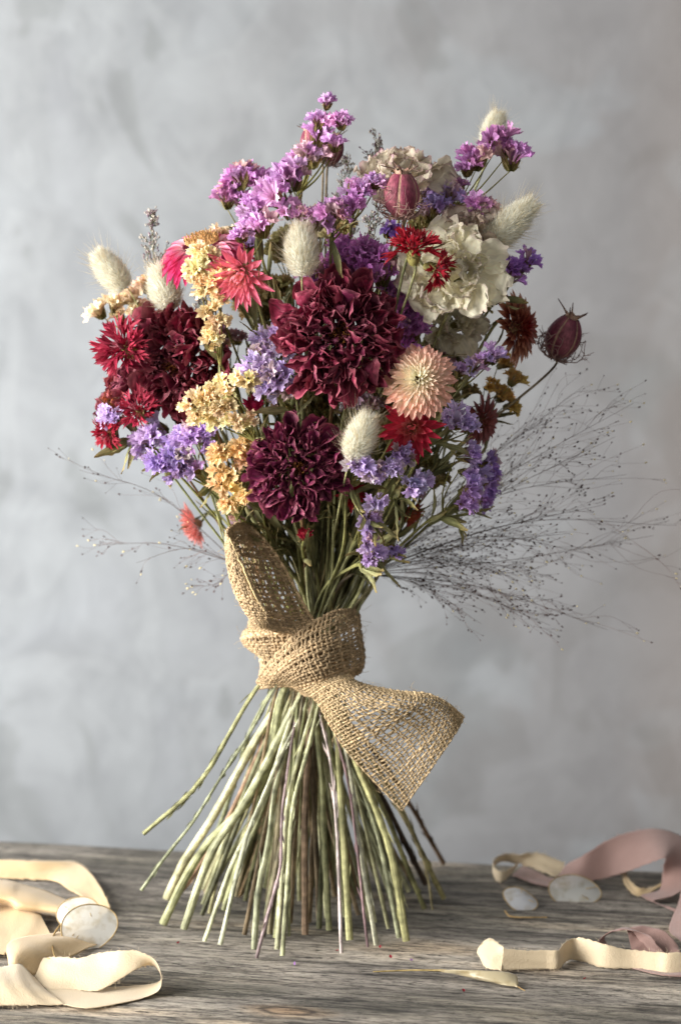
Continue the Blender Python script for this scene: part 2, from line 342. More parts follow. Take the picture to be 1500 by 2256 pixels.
    m5 = N('ShaderNodeMixRGB'); m5.blend_type = 'MULTIPLY'; m5.inputs[0].default_value = 1; L(m4.outputs[0], m5.inputs[1]); L(kr, m5.inputs[2])
    bs = N('ShaderNodeBsdfPrincipled'); L(m5.outputs[0], bs.inputs['Base Color']); bs.inputs['Roughness'].default_value = 0.72
    h1 = N('ShaderNodeMath'); h1.operation = 'ADD'; L(md, h1.inputs[0]); L(fd, h1.inputs[1])
    h2 = N('ShaderNodeMath'); h2.operation = 'ADD'; L(h1.outputs[0], h2.inputs[0]); L(ck, h2.inputs[1]); h3 = N('ShaderNodeMath'); h3.operation = 'ADD'; L(h2.outputs[0], h3.inputs[0]); L(lk, h3.inputs[1]); h2 = h3
    bp = N('ShaderNodeBump'); bp.inputs['Strength'].default_value = 0.6; bp.inputs['Distance'].default_value = 0.0012
    L(h2.outputs[0], bp.inputs['Height']); L(bp.outputs[0], bs.inputs['Normal']); L(bs.outputs[0], out.inputs[0])
    return m
tb = MB(); xs = np.linspace(-1.1, 1.1, 320); ys = np.linspace(-0.62, 0.0, 180)
gx, gy = np.meshgrid(xs, ys)
gz = 0.0006*np.sin(gy*60+1.5*np.sin(gx*3))+0.0004*np.sin(gy*170+2*np.sin(gx*5+1))
edge = 0.003*np.sin(gx*9)+0.0015*np.sin(gx*31+1)
gz = gz - 0.006*np.clip((gy+0.012)/0.012, 0, 1)**2 - 0.0012
gy2 = gy + edge*np.clip((gy+0.1)/0.1, 0, 1)
G = np.stack([gx, gy2, gz], -1)
G = np.concatenate([G, (G[-1:]+np.array([0, 0, -0.045]))], 0); G = np.concatenate([G[:1]+np.array([0, 0, -0.045]), G], 0)
G = np.concatenate([G, G[:1]], 0)
tb.grid(G, np.array([0.5, 0.5, 0.5]))
table = tb.build('tabletop', wood_mat()); table.location = (0, 0.134, 0); table.rotation_euler = (0, 0, math.radians(-11.0))
tag(table, 'weathered grey wooden plank tabletop under the bouquet and ribbons', 'table')
# ------------------------------------------------------------------ flower shapes (plan units, +z = the way the flower faces)
GA = 2.399963
def dahlia(R, n, r, cin, cout, open_=1.0, Rin=0.1, wid=1.0):
    outer, inner, core = MB(), MB(), MB()
    for k in range(n):
        f = (k+0.5)/n                              # 0 centre .. 1 rim
        q = f**0.62
        L = R*(0.19+0.27*q)*r.uniform(0.75, 1.25); W = L*r.uniform(0.55, 0.9)*wid*(1.1-0.2*q)
        phi = k*GA + r.normal()*0.18
        el = math.radians(82-70*q*open_) + r.normal()*0.30
        V, t, v = petal(L, W, 9, 12, 'ovate' if k % 2 else 'broad', a0=-0.1, curl=r.normal()*0.9+0.7*(1-q)-0.1, cup=r.uniform(0.5, 1.9), ruf=0.09, rf=r.uniform(2, 4), r=r, crum=0.07, side=r.normal()*0.12)
        V = crumple(V.reshape(-1, 3), 5.0/L, 0.028*L, r).reshape(V.shape)
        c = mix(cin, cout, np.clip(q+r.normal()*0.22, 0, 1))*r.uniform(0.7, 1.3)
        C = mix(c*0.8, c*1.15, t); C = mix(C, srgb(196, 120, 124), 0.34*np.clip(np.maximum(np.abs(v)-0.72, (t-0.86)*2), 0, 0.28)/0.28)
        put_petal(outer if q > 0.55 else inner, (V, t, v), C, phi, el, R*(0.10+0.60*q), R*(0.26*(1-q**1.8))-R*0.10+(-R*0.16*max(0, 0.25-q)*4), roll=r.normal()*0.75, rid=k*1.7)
    for k in range(220):                           # dried stamens
        ph = r.uniform(0, 6.28); rr = R*0.15*math.sqrt(r.uniform()); L = R*r.uniform(0.08, 0.16)
        b = np.array([rr*math.cos(ph), rr*math.sin(ph), R*0.17]); e = b+np.array([math.cos(ph)*r.normal()*0.3, math.sin(ph)*0.3*r.normal(), 1.0])*L
        tube(core, [b, (b+e)/2+r.normal(size=3)*L*0.1, e], [R*0.010, R*0.012, R*0.006], srgb(*[(120, 70, 30), (150, 100, 45), (90, 35, 35), (70, 30, 25)][k % 4]), 4, cap=False)
    u, vv = np.meshgrid(np.linspace(0, 2*np.pi, 14), np.linspace(0, np.pi, 8))
    core.grid(np.stack([R*0.2*np.cos(u)*np.sin(vv), R*0.2*np.sin(u)*np.sin(vv), R*0.16*np.cos(vv)], -1), srgb(60, 25, 22))
    return [('outer_petals', outer, M_dahlia), ('inner_petals', inner, M_dahlia), ('flower_centre', core, M_green)]
def cornflower(R, n, r, c0, c1, half=0.0, down=0.0):
    pet, cal, core = MB(), MB(), MB()
    for k in range(n):
        q = ((k+0.5)/n)**0.5; phi = k*GA+r.normal()*0.1; el = math.radians(72-66*q)+r.normal()*0.22
        L = R*(0.45+0.52*q)*r.uniform(0.85, 1.12)
        col = mix(c0, c1, r.uniform())*r.uniform(0.75, 1.25)
        nf = 5
        V, t, v = petal(L*0.55, L*0.12, 3, 4, 'fan', curl=r.normal()*0.3, cup=0.6, r=r)
        roll = r.normal()*0.5
        put_petal(pet, (V, t, v), mix(col*0.8, col, t), phi, el, R*0.08, R*0.05, roll, k)
        for j in range(nf):
            a = (j-(nf-1)/2)*0.20+r.normal()*0.05
            V, t, v = petal(L*r.uniform(0.42, 0.56), L*0.115, 3, 5, 'lance', curl=r.normal()*0.5+0.15, cup=0.5, ruf=0.12, r=r)
            cc, ss = math.cos(a), math.sin(a); x = V[..., 0].copy(); y = V[..., 1].copy()
            V[..., 0] = x*cc + y*ss; V[..., 1] = -x*ss+y*cc + L*0.44
            V[..., 2] += a*a*L*0.4
            put_petal(pet, (V, t, v), mix(col, col*1.2, t), phi, el, R*0.08, R*0.05, roll, k+j*0.3)
    for k in range(40):
        ph = r.uniform(0, 6.28); s = r.uniform(0, 0.5); L = R*r.uniform(0.3, 0.5)
        e = np.array([math.cos(ph)*s, math.sin(ph)*s, 1])*L
        tube(core, [e*0.2, e*0.7, e*1.0+r.normal(size=3)*R*0.02], [R*0.014, R*0.018, R*0.012], mix(c1, srgb(225, 170, 180), 0.15+0.6*(k % 3 == 0)), 4, cap=False)
    u, vv = np.meshgrid(np.linspace(0, 2*np.pi, 16), np.linspace(0, 1, 12))
    rad = R*0.20*np.sin(np.pi*(0.12+0.83*vv))**0.7
    cal.grid(np.stack([rad*np.cos(u), rad*np.sin(u), -R*0.45+R*0.5*vv], -1), srgb(150, 140, 80))
    for k in range(46):
        f = k/46; phi = k*GA; rr = R*0.20*math.sin(math.pi*(0.12+0.75*f))**0.7
        V, t, v = petal(R*0.17, R*0.10, 3, 4, 'ovate', curl=0.2, cup=0.5, r=r)
        C = mix(srgb(165, 155, 90), srgb(45, 30, 22), t**2.0)
        put_petal(cal, (V, t, v), C, phi, math.radians(66), rr*0.96, -R*0.44+R*0.42*f, 0, k)
    return [('ray_florets', pet, M_petal), ('flower_centre', core, M_green), ('calyx', cal, M_green)]
def strawflower(R, n, r, cin, cmid, cout, disc=0.0, cdisc=None, wid=0.24, closed=0.0, elmin=2.0, Lf=(0.30, 0.42), spread=0.46, shp='lance', zf=0.34, elmax=86):
    pet, core = MB(), MB()
    for k in range(n):
        q = ((k+0.5)/n)**0.62
        L = R*(Lf[0]+Lf[1]*q)*r.uniform(0.92, 1.08); W = R*wid*r.uniform(0.85, 1.1)*(0.55+0.45*q)
        phi = k*GA+r.normal()*0.06
        el = math.radians((elmax-(elmax-2-elmin)*q)*(1-closed)+closed*(88-20*q))+r.normal()*0.05
        V, t, v = petal(L, W, 5, 7, shp, a0=0.0, curl=(0.75*(1-q)+0.15)*(1 if elmin > -5 else -0.6), cup=0.9, r=r)
        base = mix(cin, cmid, np.clip(q*1.6, 0, 1)); tip = mix(cmid, cout, np.clip(q*1.5-0.1+r.normal()*0.1, 0, 1))
        C = mix(base, tip, np.clip(t*1.25-0.1, 0, 1))*r.uniform(0.92, 1.08)
        put_petal(pet, (V, t, v), C, phi, el, R*(max(disc, 0.02)+(spread-disc*0.4)*q*(1-closed*0.5)), R*(zf*(1-q**1.3))-R*0.15, r.normal()*0.12, k*1.3)
    dr = max(disc, 0.12)*R
    u, vv = np.meshgrid(np.linspace(0, 2*np.pi, 20), np.linspace(0, 1, 7))
    cd = srgb(150, 105, 50) if cdisc is None else cdisc
    zz = R*0.17 if disc < 0.15 else R*0.24
    core.grid(np.stack([dr*vv*np.cos(u), dr*vv*np.sin(u), zz+R*0.06*np.cos(vv*np.pi)], -1), cd)
    for k in range(int(60+disc*400)):
        rr = dr*math.sqrt(r.uniform()); ph = r.uniform(0, 6.28); b = np.array([rr*math.cos(ph), rr*math.sin(ph), zz-R*0.02])
        tube(core, [b, b+np.array([0, 0, R*0.09])+r.normal(size=3)*R*0.02], [R*0.014, R*0.012], cd*r.uniform(0.5, 1.5), 4, cap=False)
    u, vv = np.meshgrid(np.linspace(0, 2*np.pi, 14), np.linspace(0, 1, 6))
    cal = MB(); cal.grid(np.stack([R*0.33*np.sqrt(vv)*np.cos(u), R*0.33*np.sqrt(vv)*np.sin(u), -R*0.42+R*0.34*vv], -1), mix(cout, srgb(120, 120, 70), 0.5))
    return [('bracts', pet, M_straw), ('flower_disc', core, M_green), ('calyx', cal, M_green)]
def carnation(R, n, r, cin, cedge, wid=1.0, up=1.0, s_e=1.0):
    o, i_ = MB(), MB()
    for k in range(n):
        q = ((k+0.6)/n)**0.6
        L = R*(0.32+0.38*q)*r.uniform(0.8, 1.2)*(1.22 if q > 0.86 else 1); W = L*r.uniform(0.8, 1.25)*wid
        V, t, v = petal(L, W, 19, 13, 'broad', a0=0.0, curl=r.normal()*0.6+0.5*(1-q), cup=r.uniform(-0.1, 0.7), ruf=0.10, rf=r.uniform(3, 6), r=r, crum=0.07, notch=0.05)
        V = crumple(V.reshape(-1, 3), 11.0/L, 0.014*L, r).reshape(V.shape)
        e = np.clip(np.maximum((t-0.86)*7, (np.abs(v)-0.88)*7*(t > 0.4)), 0, 1)*r.uniform(0.25, 0.95)
        stn = (np.sin(v*13+t*2+k)+np.sin(v*23+k*2)) > 1.0
        C = mix(cin*r.uniform(0.86, 1.06), cedge, np.clip(e*s_e+0.16*s_e*stn*t*(r.uniform() < 0.6), 0, 1))
        put_petal(o if q > 0.5 else i_, (V, t, v), C, k*GA+r.normal()*0.3, math.radians(78-80*q*up)+r.normal()*0.26, R*(0.05+0.34*q), R*(0.2*(1-q)-0.05), r.normal()*0.35, k*1.3)
    u, vv = np.meshgrid(np.linspace(0, 2*np.pi, 14), np.linspace(0, 1, 7))
    cal = MB(); cal.grid(np.stack([R*0.17*(0.4+0.6*vv)*np.cos(u), R*0.17*(0.4+0.6*vv)*np.sin(u), -R*0.5+R*0.5*vv], -1), srgb(150, 140, 90))
    return [('outer_petals', o, M_cream), ('inner_petals', i_, M_cream), ('calyx', cal, M_green)]
def nigella(L, W, r, hue=1.0):
    pod, crown, web = MB(), MB(), MB()
    u, t = np.meshgrid(np.linspace(0, 2*np.pi, 61), np.linspace(0, 1, 22))
    rb = np.abs(np.cos(u*2.5)); prof = np.sin(np.pi*np.clip(0.04+0.86*t, 0, 1)**0.92)**0.62
    rad = W/2*prof*(0.90+0.13*rb**0.5-0.10*np.exp(-(((1-rb))**2)/0.0015)*0)
    C = mix(srgb(118, 48, 68), srgb(150, 85, 95), 0.5+0.5*np.sin(u*3+t*5)); C = mix(C, srgb(205, 175, 140), np.clip(1.0-rb*7, 0, 1)*0.85)
    C = mix(C, srgb(120, 100, 70), np.clip(0.18-t, 0, 1)*3)*hue
    pod.grid(np.stack([rad*np.cos(u), rad*np.sin(u), (t-0.5)*L], -1), C, np.stack([u, t*2], -1))
    for k in range(5):
        a = 2*np.pi*(k+0.5)/5; o = np.array([math.cos(a), math.sin(a), 0])
        pts = [o*W*0.20+[0, 0, L*0.40], o*W*0.16+[0, 0, L*0.50], o*W*0.26+[0, 0, L*0.60], o*W*r.uniform(.4, .6)+[0, 0, L*r.uniform(0.64, 0.78)]]
        tube(crown, crom(pts, 10), np.linspace(W*0.06, W*0.012, 10), np.linspace(srgb(190, 160, 130), srgb(70, 40, 40), 10), 5, cap=False)
        V, tt, v = petal(L*0.26, W*0.34, 5, 5, 'ovate', curl=0.3, cup=0.5, r=r)
        put_petal(crown, (V, tt, v), mix(srgb(150, 90, 95), srgb(200, 170, 140), np.abs(v)), a, math.radians(68), W*0.14, L*0.36, 0, k)
    for k in range(13):
        a = k*GA; o = np.array([math.cos(a), math.sin(a), 0]); sdx = np.array([-o[1], o[0], 0])
        sc_ = r.uniform(0.75, 1.15)
        pts = [o*W*0.05+[0, 0, -L*0.52], o*W*0.36*sc_+[0, 0, -L*0.50], o*W*0.70*sc_+[0, 0, -L*0.30]+sdx*W*0.1*r.normal(), o*W*r.uniform(.55, .85)*sc_+[0, 0, L*r.uniform(-.1, .3)]+sdx*W*0.2*r.normal()]
        p = crom(pts, 14)+r.normal(size=(14, 3))*W*0.012; col = srgb(165, 130, 120)*r.uniform(0.6, 1.1)*hue
        tube(web, p, np.linspace(W*0.022, W*0.008, 14), col, 4, cap=False)
        for j in range(6):
            s = p[int(r.integers(4, 13))]; dv = unit(o*r.normal()*0.7+sdx*r.choice([-1, 1])*r.uniform(.6, 1.2)+np.array([0, 0, r.uniform(-0.3, 1.0)]))
            e = s+dv*W*r.uniform(0.2, 0.45)
            tube(web, [s, (s+e)/2+r.normal(size=3)*W*0.05, e], [W*0.014, W*0.012, W*0.006], col, 4, cap=False)
            e2 = (s+e)/2+unit(dv+r.normal(size=3)*0.8)*W*0.2
            tube(web, [(s+e)/2, e2], [W*0.010, W*0.005], col, 4, cap=False)
    return [('pod', pod, M_pod), ('pod_crown', crown, M_pod), ('thread_bracts', web, M_green)]
def bunny(L, W, r, dens=3400):
    core, hair = MB(), MB()
    u, t = np.meshgrid(np.linspace(0, 2*np.pi, 18), np.linspace(0, 1, 14))
    def prof(t): return np.sin(np.pi*np.clip(0.03+0.94*t, 0, 1)**0.85)**0.6
    core.grid(np.stack([W*0.31*prof(t)*np.cos(u), W*0.31*prof(t)*np.sin(u), (t-0.5)*L*0.9], -1), srgb(246, 243, 230))
    def hairs(n, l0, l1, wd, up, col, curl):
        tt = r.uniform(0.0, 1.0, n); a = r.uniform(0, 2*np.pi, n); pr = W*0.36*prof(tt)
        o = np.stack([np.cos(a), np.sin(a), 0*a], 1); b = o*pr[:, None]; b[:, 2] = (tt-0.5)*L*0.9
        nz = (tt-0.45)*1.6+up; d = o*1.0; d[:, 2] = nz; d += r.normal(size=(n, 3))*0.22; d /= np.linalg.norm(d, axis=1)[:, None]
        ln = r.uniform(l0, l1, n)[:, None]; s = np.cross(d, r.normal(size=(n, 3))); s /= np.linalg.norm(s, axis=1)[:, None]
        m = b+d*ln*0.55; e = b+d*ln*0.95; e[:, 2] += curl*ln[:, 0]; e += r.normal(size=(n, 3))*ln*0.08
        w = wd/2
        V = np.stack([b-s*w, b+s*w, m-s*w*0.8, m+s*w*0.8, e-s*w*0.25, e+s*w*0.25], 1).reshape(-1, 3)
        k = np.arange(n)[:, None]*6
        F = np.concatenate([k+[0, 1, 3, 2], k+[2, 3, 5, 4]], 0)
        C = np.repeat(np.asarray(col)[None]*r.uniform(0.85, 1.1, n)[:, None], 6, 0)
        hair.add(V, F, C)
    hairs(dens, W*0.16, W*0.30, W*0.016, 0.7, srgb(252, 250, 240), 0.2)
    hairs(dens//2, W*0.10, W*0.20, W*0.022, 0.4, srgb(246, 242, 226), 0.15)
    hairs(900, W*0.24, W*0.42, W*0.013, 0.9, srgb(236, 224, 196), 0.2)
    hairs(230, W*0.40, W*0.95, W*0.010, 0.8, srgb(205, 190, 160), 0.1)
    bx = r.normal()*0.10; hair.v = [v+np.stack([bx*(v[:, 2]/L)**2*L, 0*v[:, 2], 0*v[:, 2]], 1) for v in hair.v]; core.v = [v+np.stack([bx*(v[:, 2]/L)**2*L, 0*v[:, 2], 0*v[:, 2]], 1) for v in core.v]
    return [('seed_head', core, M_hair), ('soft_hairs', hair, M_hair)]
# ---- statice floret meshes (unit: 1 = cluster width), shared by all copies
def floret_mesh(seed, flat):
    r = np.random.default_rng(seed); mb = MB(); nu, nvv = 49, 8
    th = np.linspace(0, 2*np.pi, nu); t = np.linspace(0, 1, nvv)
    Th, Tt = np.meshgrid(th, t); ph = r.uniform(0, 6.28, 4)
    arc = 1.0
    R0 = (0.035+0.215*Tt**(2.2-flat))
    ruf = 1+0.20*np.sin(5*Th+ph[0])*Tt+0.11*np.sin(11*Th+ph[1])*Tt**2+0.09*np.sin(17*Th+ph[2])*Tt**2
    z = 0.52*(Tt**(0.85+0.0*flat))*(1-0.28*flat*Tt**2)
    z = z+0.06*np.sin(5*Th+ph[3])*Tt**2+0.03*np.sin(17*Th+ph[2]+1)*Tt**3
    x = R0*ruf*np.cos(Th); y = R0*ruf*np.sin(Th)*0.72
    V = np.stack([x+0.05*Tt**2*np.sin(ph[0]), y, z], -1)
    V = crumple(V.reshape(-1, 3), 9.0, 0.010, r).reshape(V.shape)
    C = mix(np.array([0.95, 0.85, 0.72]), np.array([1.0, 1.0, 1.0]), np.clip(Tt*2.2-0.35, 0, 1)); C = C*(0.95+0.2*Tt[..., None]**3)
    mb.grid(V, C, np.stack([Th/6.28*3, Tt], -1))
    for k in range(4):
        a = r.uniform(0, 6.28); b = np.array([0, 0, 0.22]); e = np.array([0.06*math.cos(a), 0.06*math.sin(a), 0.42])
        tube(mb, [b, e], [0.012, 0.008], np.array([0.95, 0.9, 0.85]), 4, cap=False)
    return mb.mesh('floret', M_floret)
FL = [floret_mesh(s, 0.15+0.2*(s % 4)) for s in range(8)]
def bracts_mesh(seed):
    r = np.random.default_rng(seed+50); mb = MB()
    for k in range(26):
        x = r.uniform(-0.36, 0.36); L = r.uniform(0.36, 0.60)
        b = np.array([x*0.25, r.normal()*0.03, -0.40]); e = np.array([x*1.05, r.normal()*0.11, -0.40+L+0.08*r.uniform()])
        V, t, v = petal(1.0, 0.13*r.uniform(0.7, 1.3), 3, 5, 'lance', curl=0.15*r.normal(), cup=0.6, r=r)
        z = unit(e-b); R = frame(z, r.uniform(0, 6.28)); R2 = np.stack([R[:, 0], R[:, 2], R[:, 1]], 1); ln = np.linalg.norm(e-b)
        V = V.copy(); V[..., 1] *= ln; V[..., 2] *= ln
        C = mix(srgb(128, 124, 66), mix(srgb(186, 160, 105), srgb(120, 82, 45), r.uniform()), t)*r.uniform(0.65, 1.1)
        mb.grid(V @ R2.T+b, C, np.stack([v+k, t], -1))
    for k in range(60):
        b = np.array([r.uniform(-0.3, 0.3), r.normal()*0.08, r.uniform(-0.35, 0.05)]); e = b+unit(np.array([b[0]*2, r.normal()*0.6, 0.8]))*0.11
        tube(mb, [b, e], [0.007, 0.004], srgb(200, 185, 140), 3, cap=False)
    return mb.mesh('calyx_cluster', M_green)
BR = [bracts_mesh(s) for s in range(5)]
def new_obj(name, me, parent):
    o = bpy.data.objects.new(name, me); sc.collection.objects.link(o); o.parent = parent; return o
def m4(R, loc, s):
    M = Matrix.Identity(4)
    for i in range(3):
        for j in range(3): M[i][j] = R[i, j]*s
        M[i][3] = float(loc[i])
    return M
def cluster(root, base, px, py, d, s, f, col, r, nfl=None, brown=1.0, roll=None):
    """a tuft of papery florets over its calyces; f = facing in (right, up, towards)"""
    c = P(px, py, d); k = SZ(px, py, d)*s; z = facing(f)
    # comb lies across the view more often than not
    R = frame(z, 0); xr = np.array([1.0, 0, 0]) - z*z[0]
    if np.linalg.norm(xr) < 0.3: xr = np.array([0, 0, 1.0])-z*z[2]
    xr = unit(xr); a = r.normal()*0.35 if roll is None else roll
    yy = np.cross(z, xr); xr, yy = xr*math.cos(a)+yy*math.sin(a), -xr*math.sin(a)+yy*math.cos(a)
    R = np.stack([xr, yy, z], 1)
    cal = new_obj('calyx_cluster', BR[int(r.integers(0, 5))], root)
    Mc = m4(R, c-z*k*0.12-base, k); cal.matrix_local = Mc
    n = nfl or int(r.integers(6, 9)); inv = Mc.inverted()
    for j in range(n):
        x = (j+0.5)/n*2-1
        ang = x*0.85+r.normal()*0.10; yb = (0.34*(1 if j % 2 else -1)+r.normal()*0.2)
        dz = unit(np.array([math.sin(ang), yb*0.75, math.cos(ang)]))
        off = np.array([x*0.17, yb*0.10, -0.10+0.04*r.normal()])
        Rl = frame(dz, r.uniform(0, 6.28)); o = new_obj('floret', FL[int(r.integers(0, 8))], cal)
        o.matrix_local = m4(Rl, off, r.uniform(0.88, 1.32))
        fade = 1.0*(r.uniform() < 0.12); cc = mix(np.asarray(col), srgb(215, 190, 150), 0.55*fade)*r.uniform(0.74, 1.2); cc = cc*(1+r.normal(size=3)*0.05)
        o.color = (*np.clip(cc, 0, 1), 1)
    return c-z*k*0.5
# ---- stems
TIE = (672, 1425)
LOW = [  # traced cut ends: path below the tie, half width, colour
 ([(570,1512),(500,1629),(463,1693),(410,1757),(316,1838)], 6, (158,160,95), 'air'),
 ([(602,1523),(549,1619),(490,1709),(426,1811),(367,1885),(311,1963)], 4.2, (150,160,120), 'air'),
 ([(645,1517),(581,1603),(517,1715),(463,1811),(405,1901),(367,1981)], 11, (208,205,150), 0),
 ([(623,1530),(591,1690),(538,1779),(463,1853),(410,1933),(359,2037)], 11, (165,170,112), 0),
 ([(666,1523),(618,1619),(581,1693),(533,1779),(463,1885),(405,2048)], 10, (195,200,150), 0),
 ([(655,1540),(602,1704),(565,1800),(511,1907),(450,2075)], 6, (206,210,165), 0),
 ([(677,1545),(623,1656),(570,1779),(538,1864),(485,2083)], 6, (220,226,190), 0),
 ([(693,1539),(661,1656),(634,1768),(623,1907),(610,2093)], 6, (216,218,170), 0),
 ([(703,1539),(677,1656),(645,1779),(634,1933),(622,2107)], 6, (200,205,150), 0),
 ([(655,1560),(623,1779),(618,1907),(591,2013),(565,2112)], 4.5, (170,140,150), 0),
 ([(645,1600),(607,1731),(591,1853),(570,1960),(559,2093)], 8, (160,168,130), 0),
 ([(660,1510),(581,1640),(500,1810),(430,1920),(380,1990)], 7, (165,120,85), 30),
 ([(640,1540),(591,1757),(565,1875),(527,1976)], 6, (160,125,80), 20),
 ([(690,1540),(677,1693),(671,1853),(672,2060)], 9, (120,88,62), 10),
 ([(690,1540),(708,1709),(714,1853),(725,2050)], 8, (150,155,100), 0),
 ([(700,1545),(728,1683),(743,1853),(752,2101)], 4.5, (205,185,185), 0),
 ([(712,1545),(740,1613),(751,1747),(770,2072)], 9, (160,160,95), 0),
 ([(715,1545),(762,1656),(783,1800),(805,1939),(829,2083)], 6.5, (200,200,170), 0),
 ([(720,1550),(770,1750),(810,2088)], 3.5, (165,120,135), 0),
 ([(720,1545),(789,1693),(842,1821),(869,1917),(895,2075)], 10, (180,178,105), 0),
 ([(715,1560),(780,1700),(826,1821),(853,1933),(879,2067)], 7, (165,172,130), 0),
 ([(725,1560),(790,1680),(847,1789),(895,1907),(935,2003)], 7, (140,140,72), 0),
 ([(730,1550),(830,1690),(885,1784),(927,1875),(978,1981)], 7, (155,145,75), 0),
 ([(735,1545),(850,1690),(906,1779),(943,1843),(978,1904)], 6.5, (110,72,35), 0),
 ([(730,1560),(790,1680),(842,1757),(890,1853),(938,1949)], 8, (75,48,30), 0),
 ([(730,1560),(850,1740),(930,1890),(953,2005)], 3, (190,175,120), 0),
 ([(700,1560),(712,1750),(709,1875),(700,1992)], 4, (160,160,110), 0),
 ([(640,1560),(540,1800),(490,1896),(461,2013)], 5, (185,180,120), 0),
 ([(600,1520),(560,1590),(540,1640),(525,1700),(455,1905)], 7, (140,148,100), 30),
 ([(650,1570),(600,1760),(560,1900),(540,1985)], 6, (120,125,75), 30),
]
r2 = np.random.default_rng(11)
cols = [(160,165,110), (140,145,90), (120,95,60), (180,180,130), (105,110,70), (150,120,80), (130,118,84), (170,170,120)]
for k in range(105):
    a = r2.uniform(0, 2*math.pi); q = math.sqrt(r2.uniform(0.05, 1))
    ex = 670+270*q*math.cos(a); ey = 2000+70*q*math.sin(a)
    if k < 55: ey = 1930+r2.uniform(0, 70); ex = r2.uniform(440, 930)
    sx = 675+(ex-670)*0.22+r2.normal()*12
    LOW.append(([(sx, 1530), (sx*0.55+ex*0.45+r2.normal()*8, 1750), (ex, ey)], r2.uniform(3.2, 6.5), tuple(np.array(cols[k % 8])*r2.uniform(0.8, 1.2)), 0))
def low_world(spec):
    pts, hw, col, fl = spec; n = len(pts)
    ex, ey = pts[-1]
    if fl == 'air': de = -60 if ex < 330 else -90
    else:
        g = T(ex, ey, 3 if fl == 0 else 3); de = g[1]/U
    sx = pts[0][0]; front = len(LOW) and (de < 40)
    ds = -75 if de < 0 else (-40 if de < 60 else 40)
    out = []
    L0 = 1500.0
    for (x, y) in pts:
        f = min(1, max(0, (y-pts[0][1])/(ey-pts[0][1])))
        out.append(P(x, y, ds+(de-ds)*f))
    return np.array(out), ds
ends = [dict(p=low_world(s)[0], ds=low_world(s)[1], hw=s[1]*(0.84 if i < 30 else 1), col=mix(srgb(*s[2]), srgb(186, 178, 158)*np.mean(s[2])/175, 0.38), x0=s[0][0][0]+(s[0][-1][0]-s[0][0][0])*0.1, air=s[3] == 'air', tr=i < 30) for i, s in enumerate(LOW)]
STEMS = []    # (root, head attach point, facing, radius, colour, kind, depth)
def stem_job(root, base_holder, att, f, rad, col, kind='plain', nleaf=0): STEMS.append([root, base_holder, att, f, rad, col, kind, nleaf])
# ------------------------------------------------------------------ every flower of the bouquet
def dome(px, py, k=300):
    rr = ((px-680)/530)**2+((py-740)/560)**2
    return -k*math.sqrt(max(0.0, 1-rr))
def radial(px, py, d, tow=0.0):
    v = np.array([(px-690)/500, (1050-py)/500, -d/260+tow]); return unit(v)
SP = []
def sp(kind, px, py, d, label, f=None, **k):
    d = dome(px, py) if d is None else d
    SP.append(dict(kind=kind, px=px, py=py, d=d, f=radial(px, py, d) if f is None else unit(f), label=label, **k))
BUR1, BUR2 = srgb(98, 24, 58, 0.95), srgb(142, 34, 58, 1.0)
# burgundy dahlias
sp('dahlia', 748, 740, -290, 'large dark burgundy dahlia with crumpled petals facing out at the middle of the bouquet', (0.05, 0.22, 1), R=138, n=230, seed=1, cin=srgb(84,24,50), cout=srgb(132,38,64), g='burgundy dried dahlias')
sp('dahlia', 655, 1030, -275, 'purplish burgundy dahlia just above the burlap loop, lowest of the big blooms', (-0.02, 0.10, 1), R=112, n=240, seed=2, cin=srgb(84,22,50), cout=srgb(112,32,70), g='burgundy dried dahlias', wid=0.8)
sp('dahlia', 395, 800, -120, 'deep red ragged dahlia behind the red cornflower on the left side', (-0.45, -0.15, 0.8), R=124, n=180, seed=3, cin=srgb(74,16,34), cout=srgb(118,24,48), g='burgundy dried dahlias', wid=1.15)
sp('dahlia', 262, 895, -30, 'small wine purple dahlia at the far left tip of the bouquet', (-0.85, 0.25, 0.3), R=86, n=80, seed=4, cin=srgb(170,90,50), cout=srgb(112,28,72), g='burgundy dried dahlias', wid=1.3)
# cornflowers
CR0, CR1 = srgb(140, 28, 48), srgb(164, 44, 70)
sp('cornflower', 275, 768, -150, 'crimson cornflower with fringed petals on the upper left side, its stem crossing the dark dahlia', (-0.55, 0.35, 0.75), R=84, n=44, seed=5, c0=CR0, c1=CR1)
sp('cornflower', 305, 905, -120, 'crimson cornflower pressed against the small purple dahlia, upper of two low ones', (-0.35, 0.45, 0.6), R=60, n=34, seed=6, c0=CR0, c1=CR1)
sp('cornflower', 242, 955, -100, 'ragged crimson cornflower lowest on the left side below the purple dahlia', (-0.6, -0.25, 0.7), R=50, n=30, seed=7, c0=CR0, c1=srgb(170, 24, 50))
sp('cornflower', 912, 552, -330, 'scarlet cornflower seen from the side over the cream ruffled flower, green scaled calyx showing', (0.05, 0.85, 0.25), R=74, n=34, seed=8, c0=srgb(128, 14, 28), c1=srgb(164, 24, 42), c=1)
sp('cornflower', 958, 590, -310, 'scarlet cornflower hanging to the right against the cream ruffled petals', (0.9, -0.15, 0.4), R=58, n=30, seed=9, c0=srgb(132, 14, 30), c1=srgb(166, 24, 44))
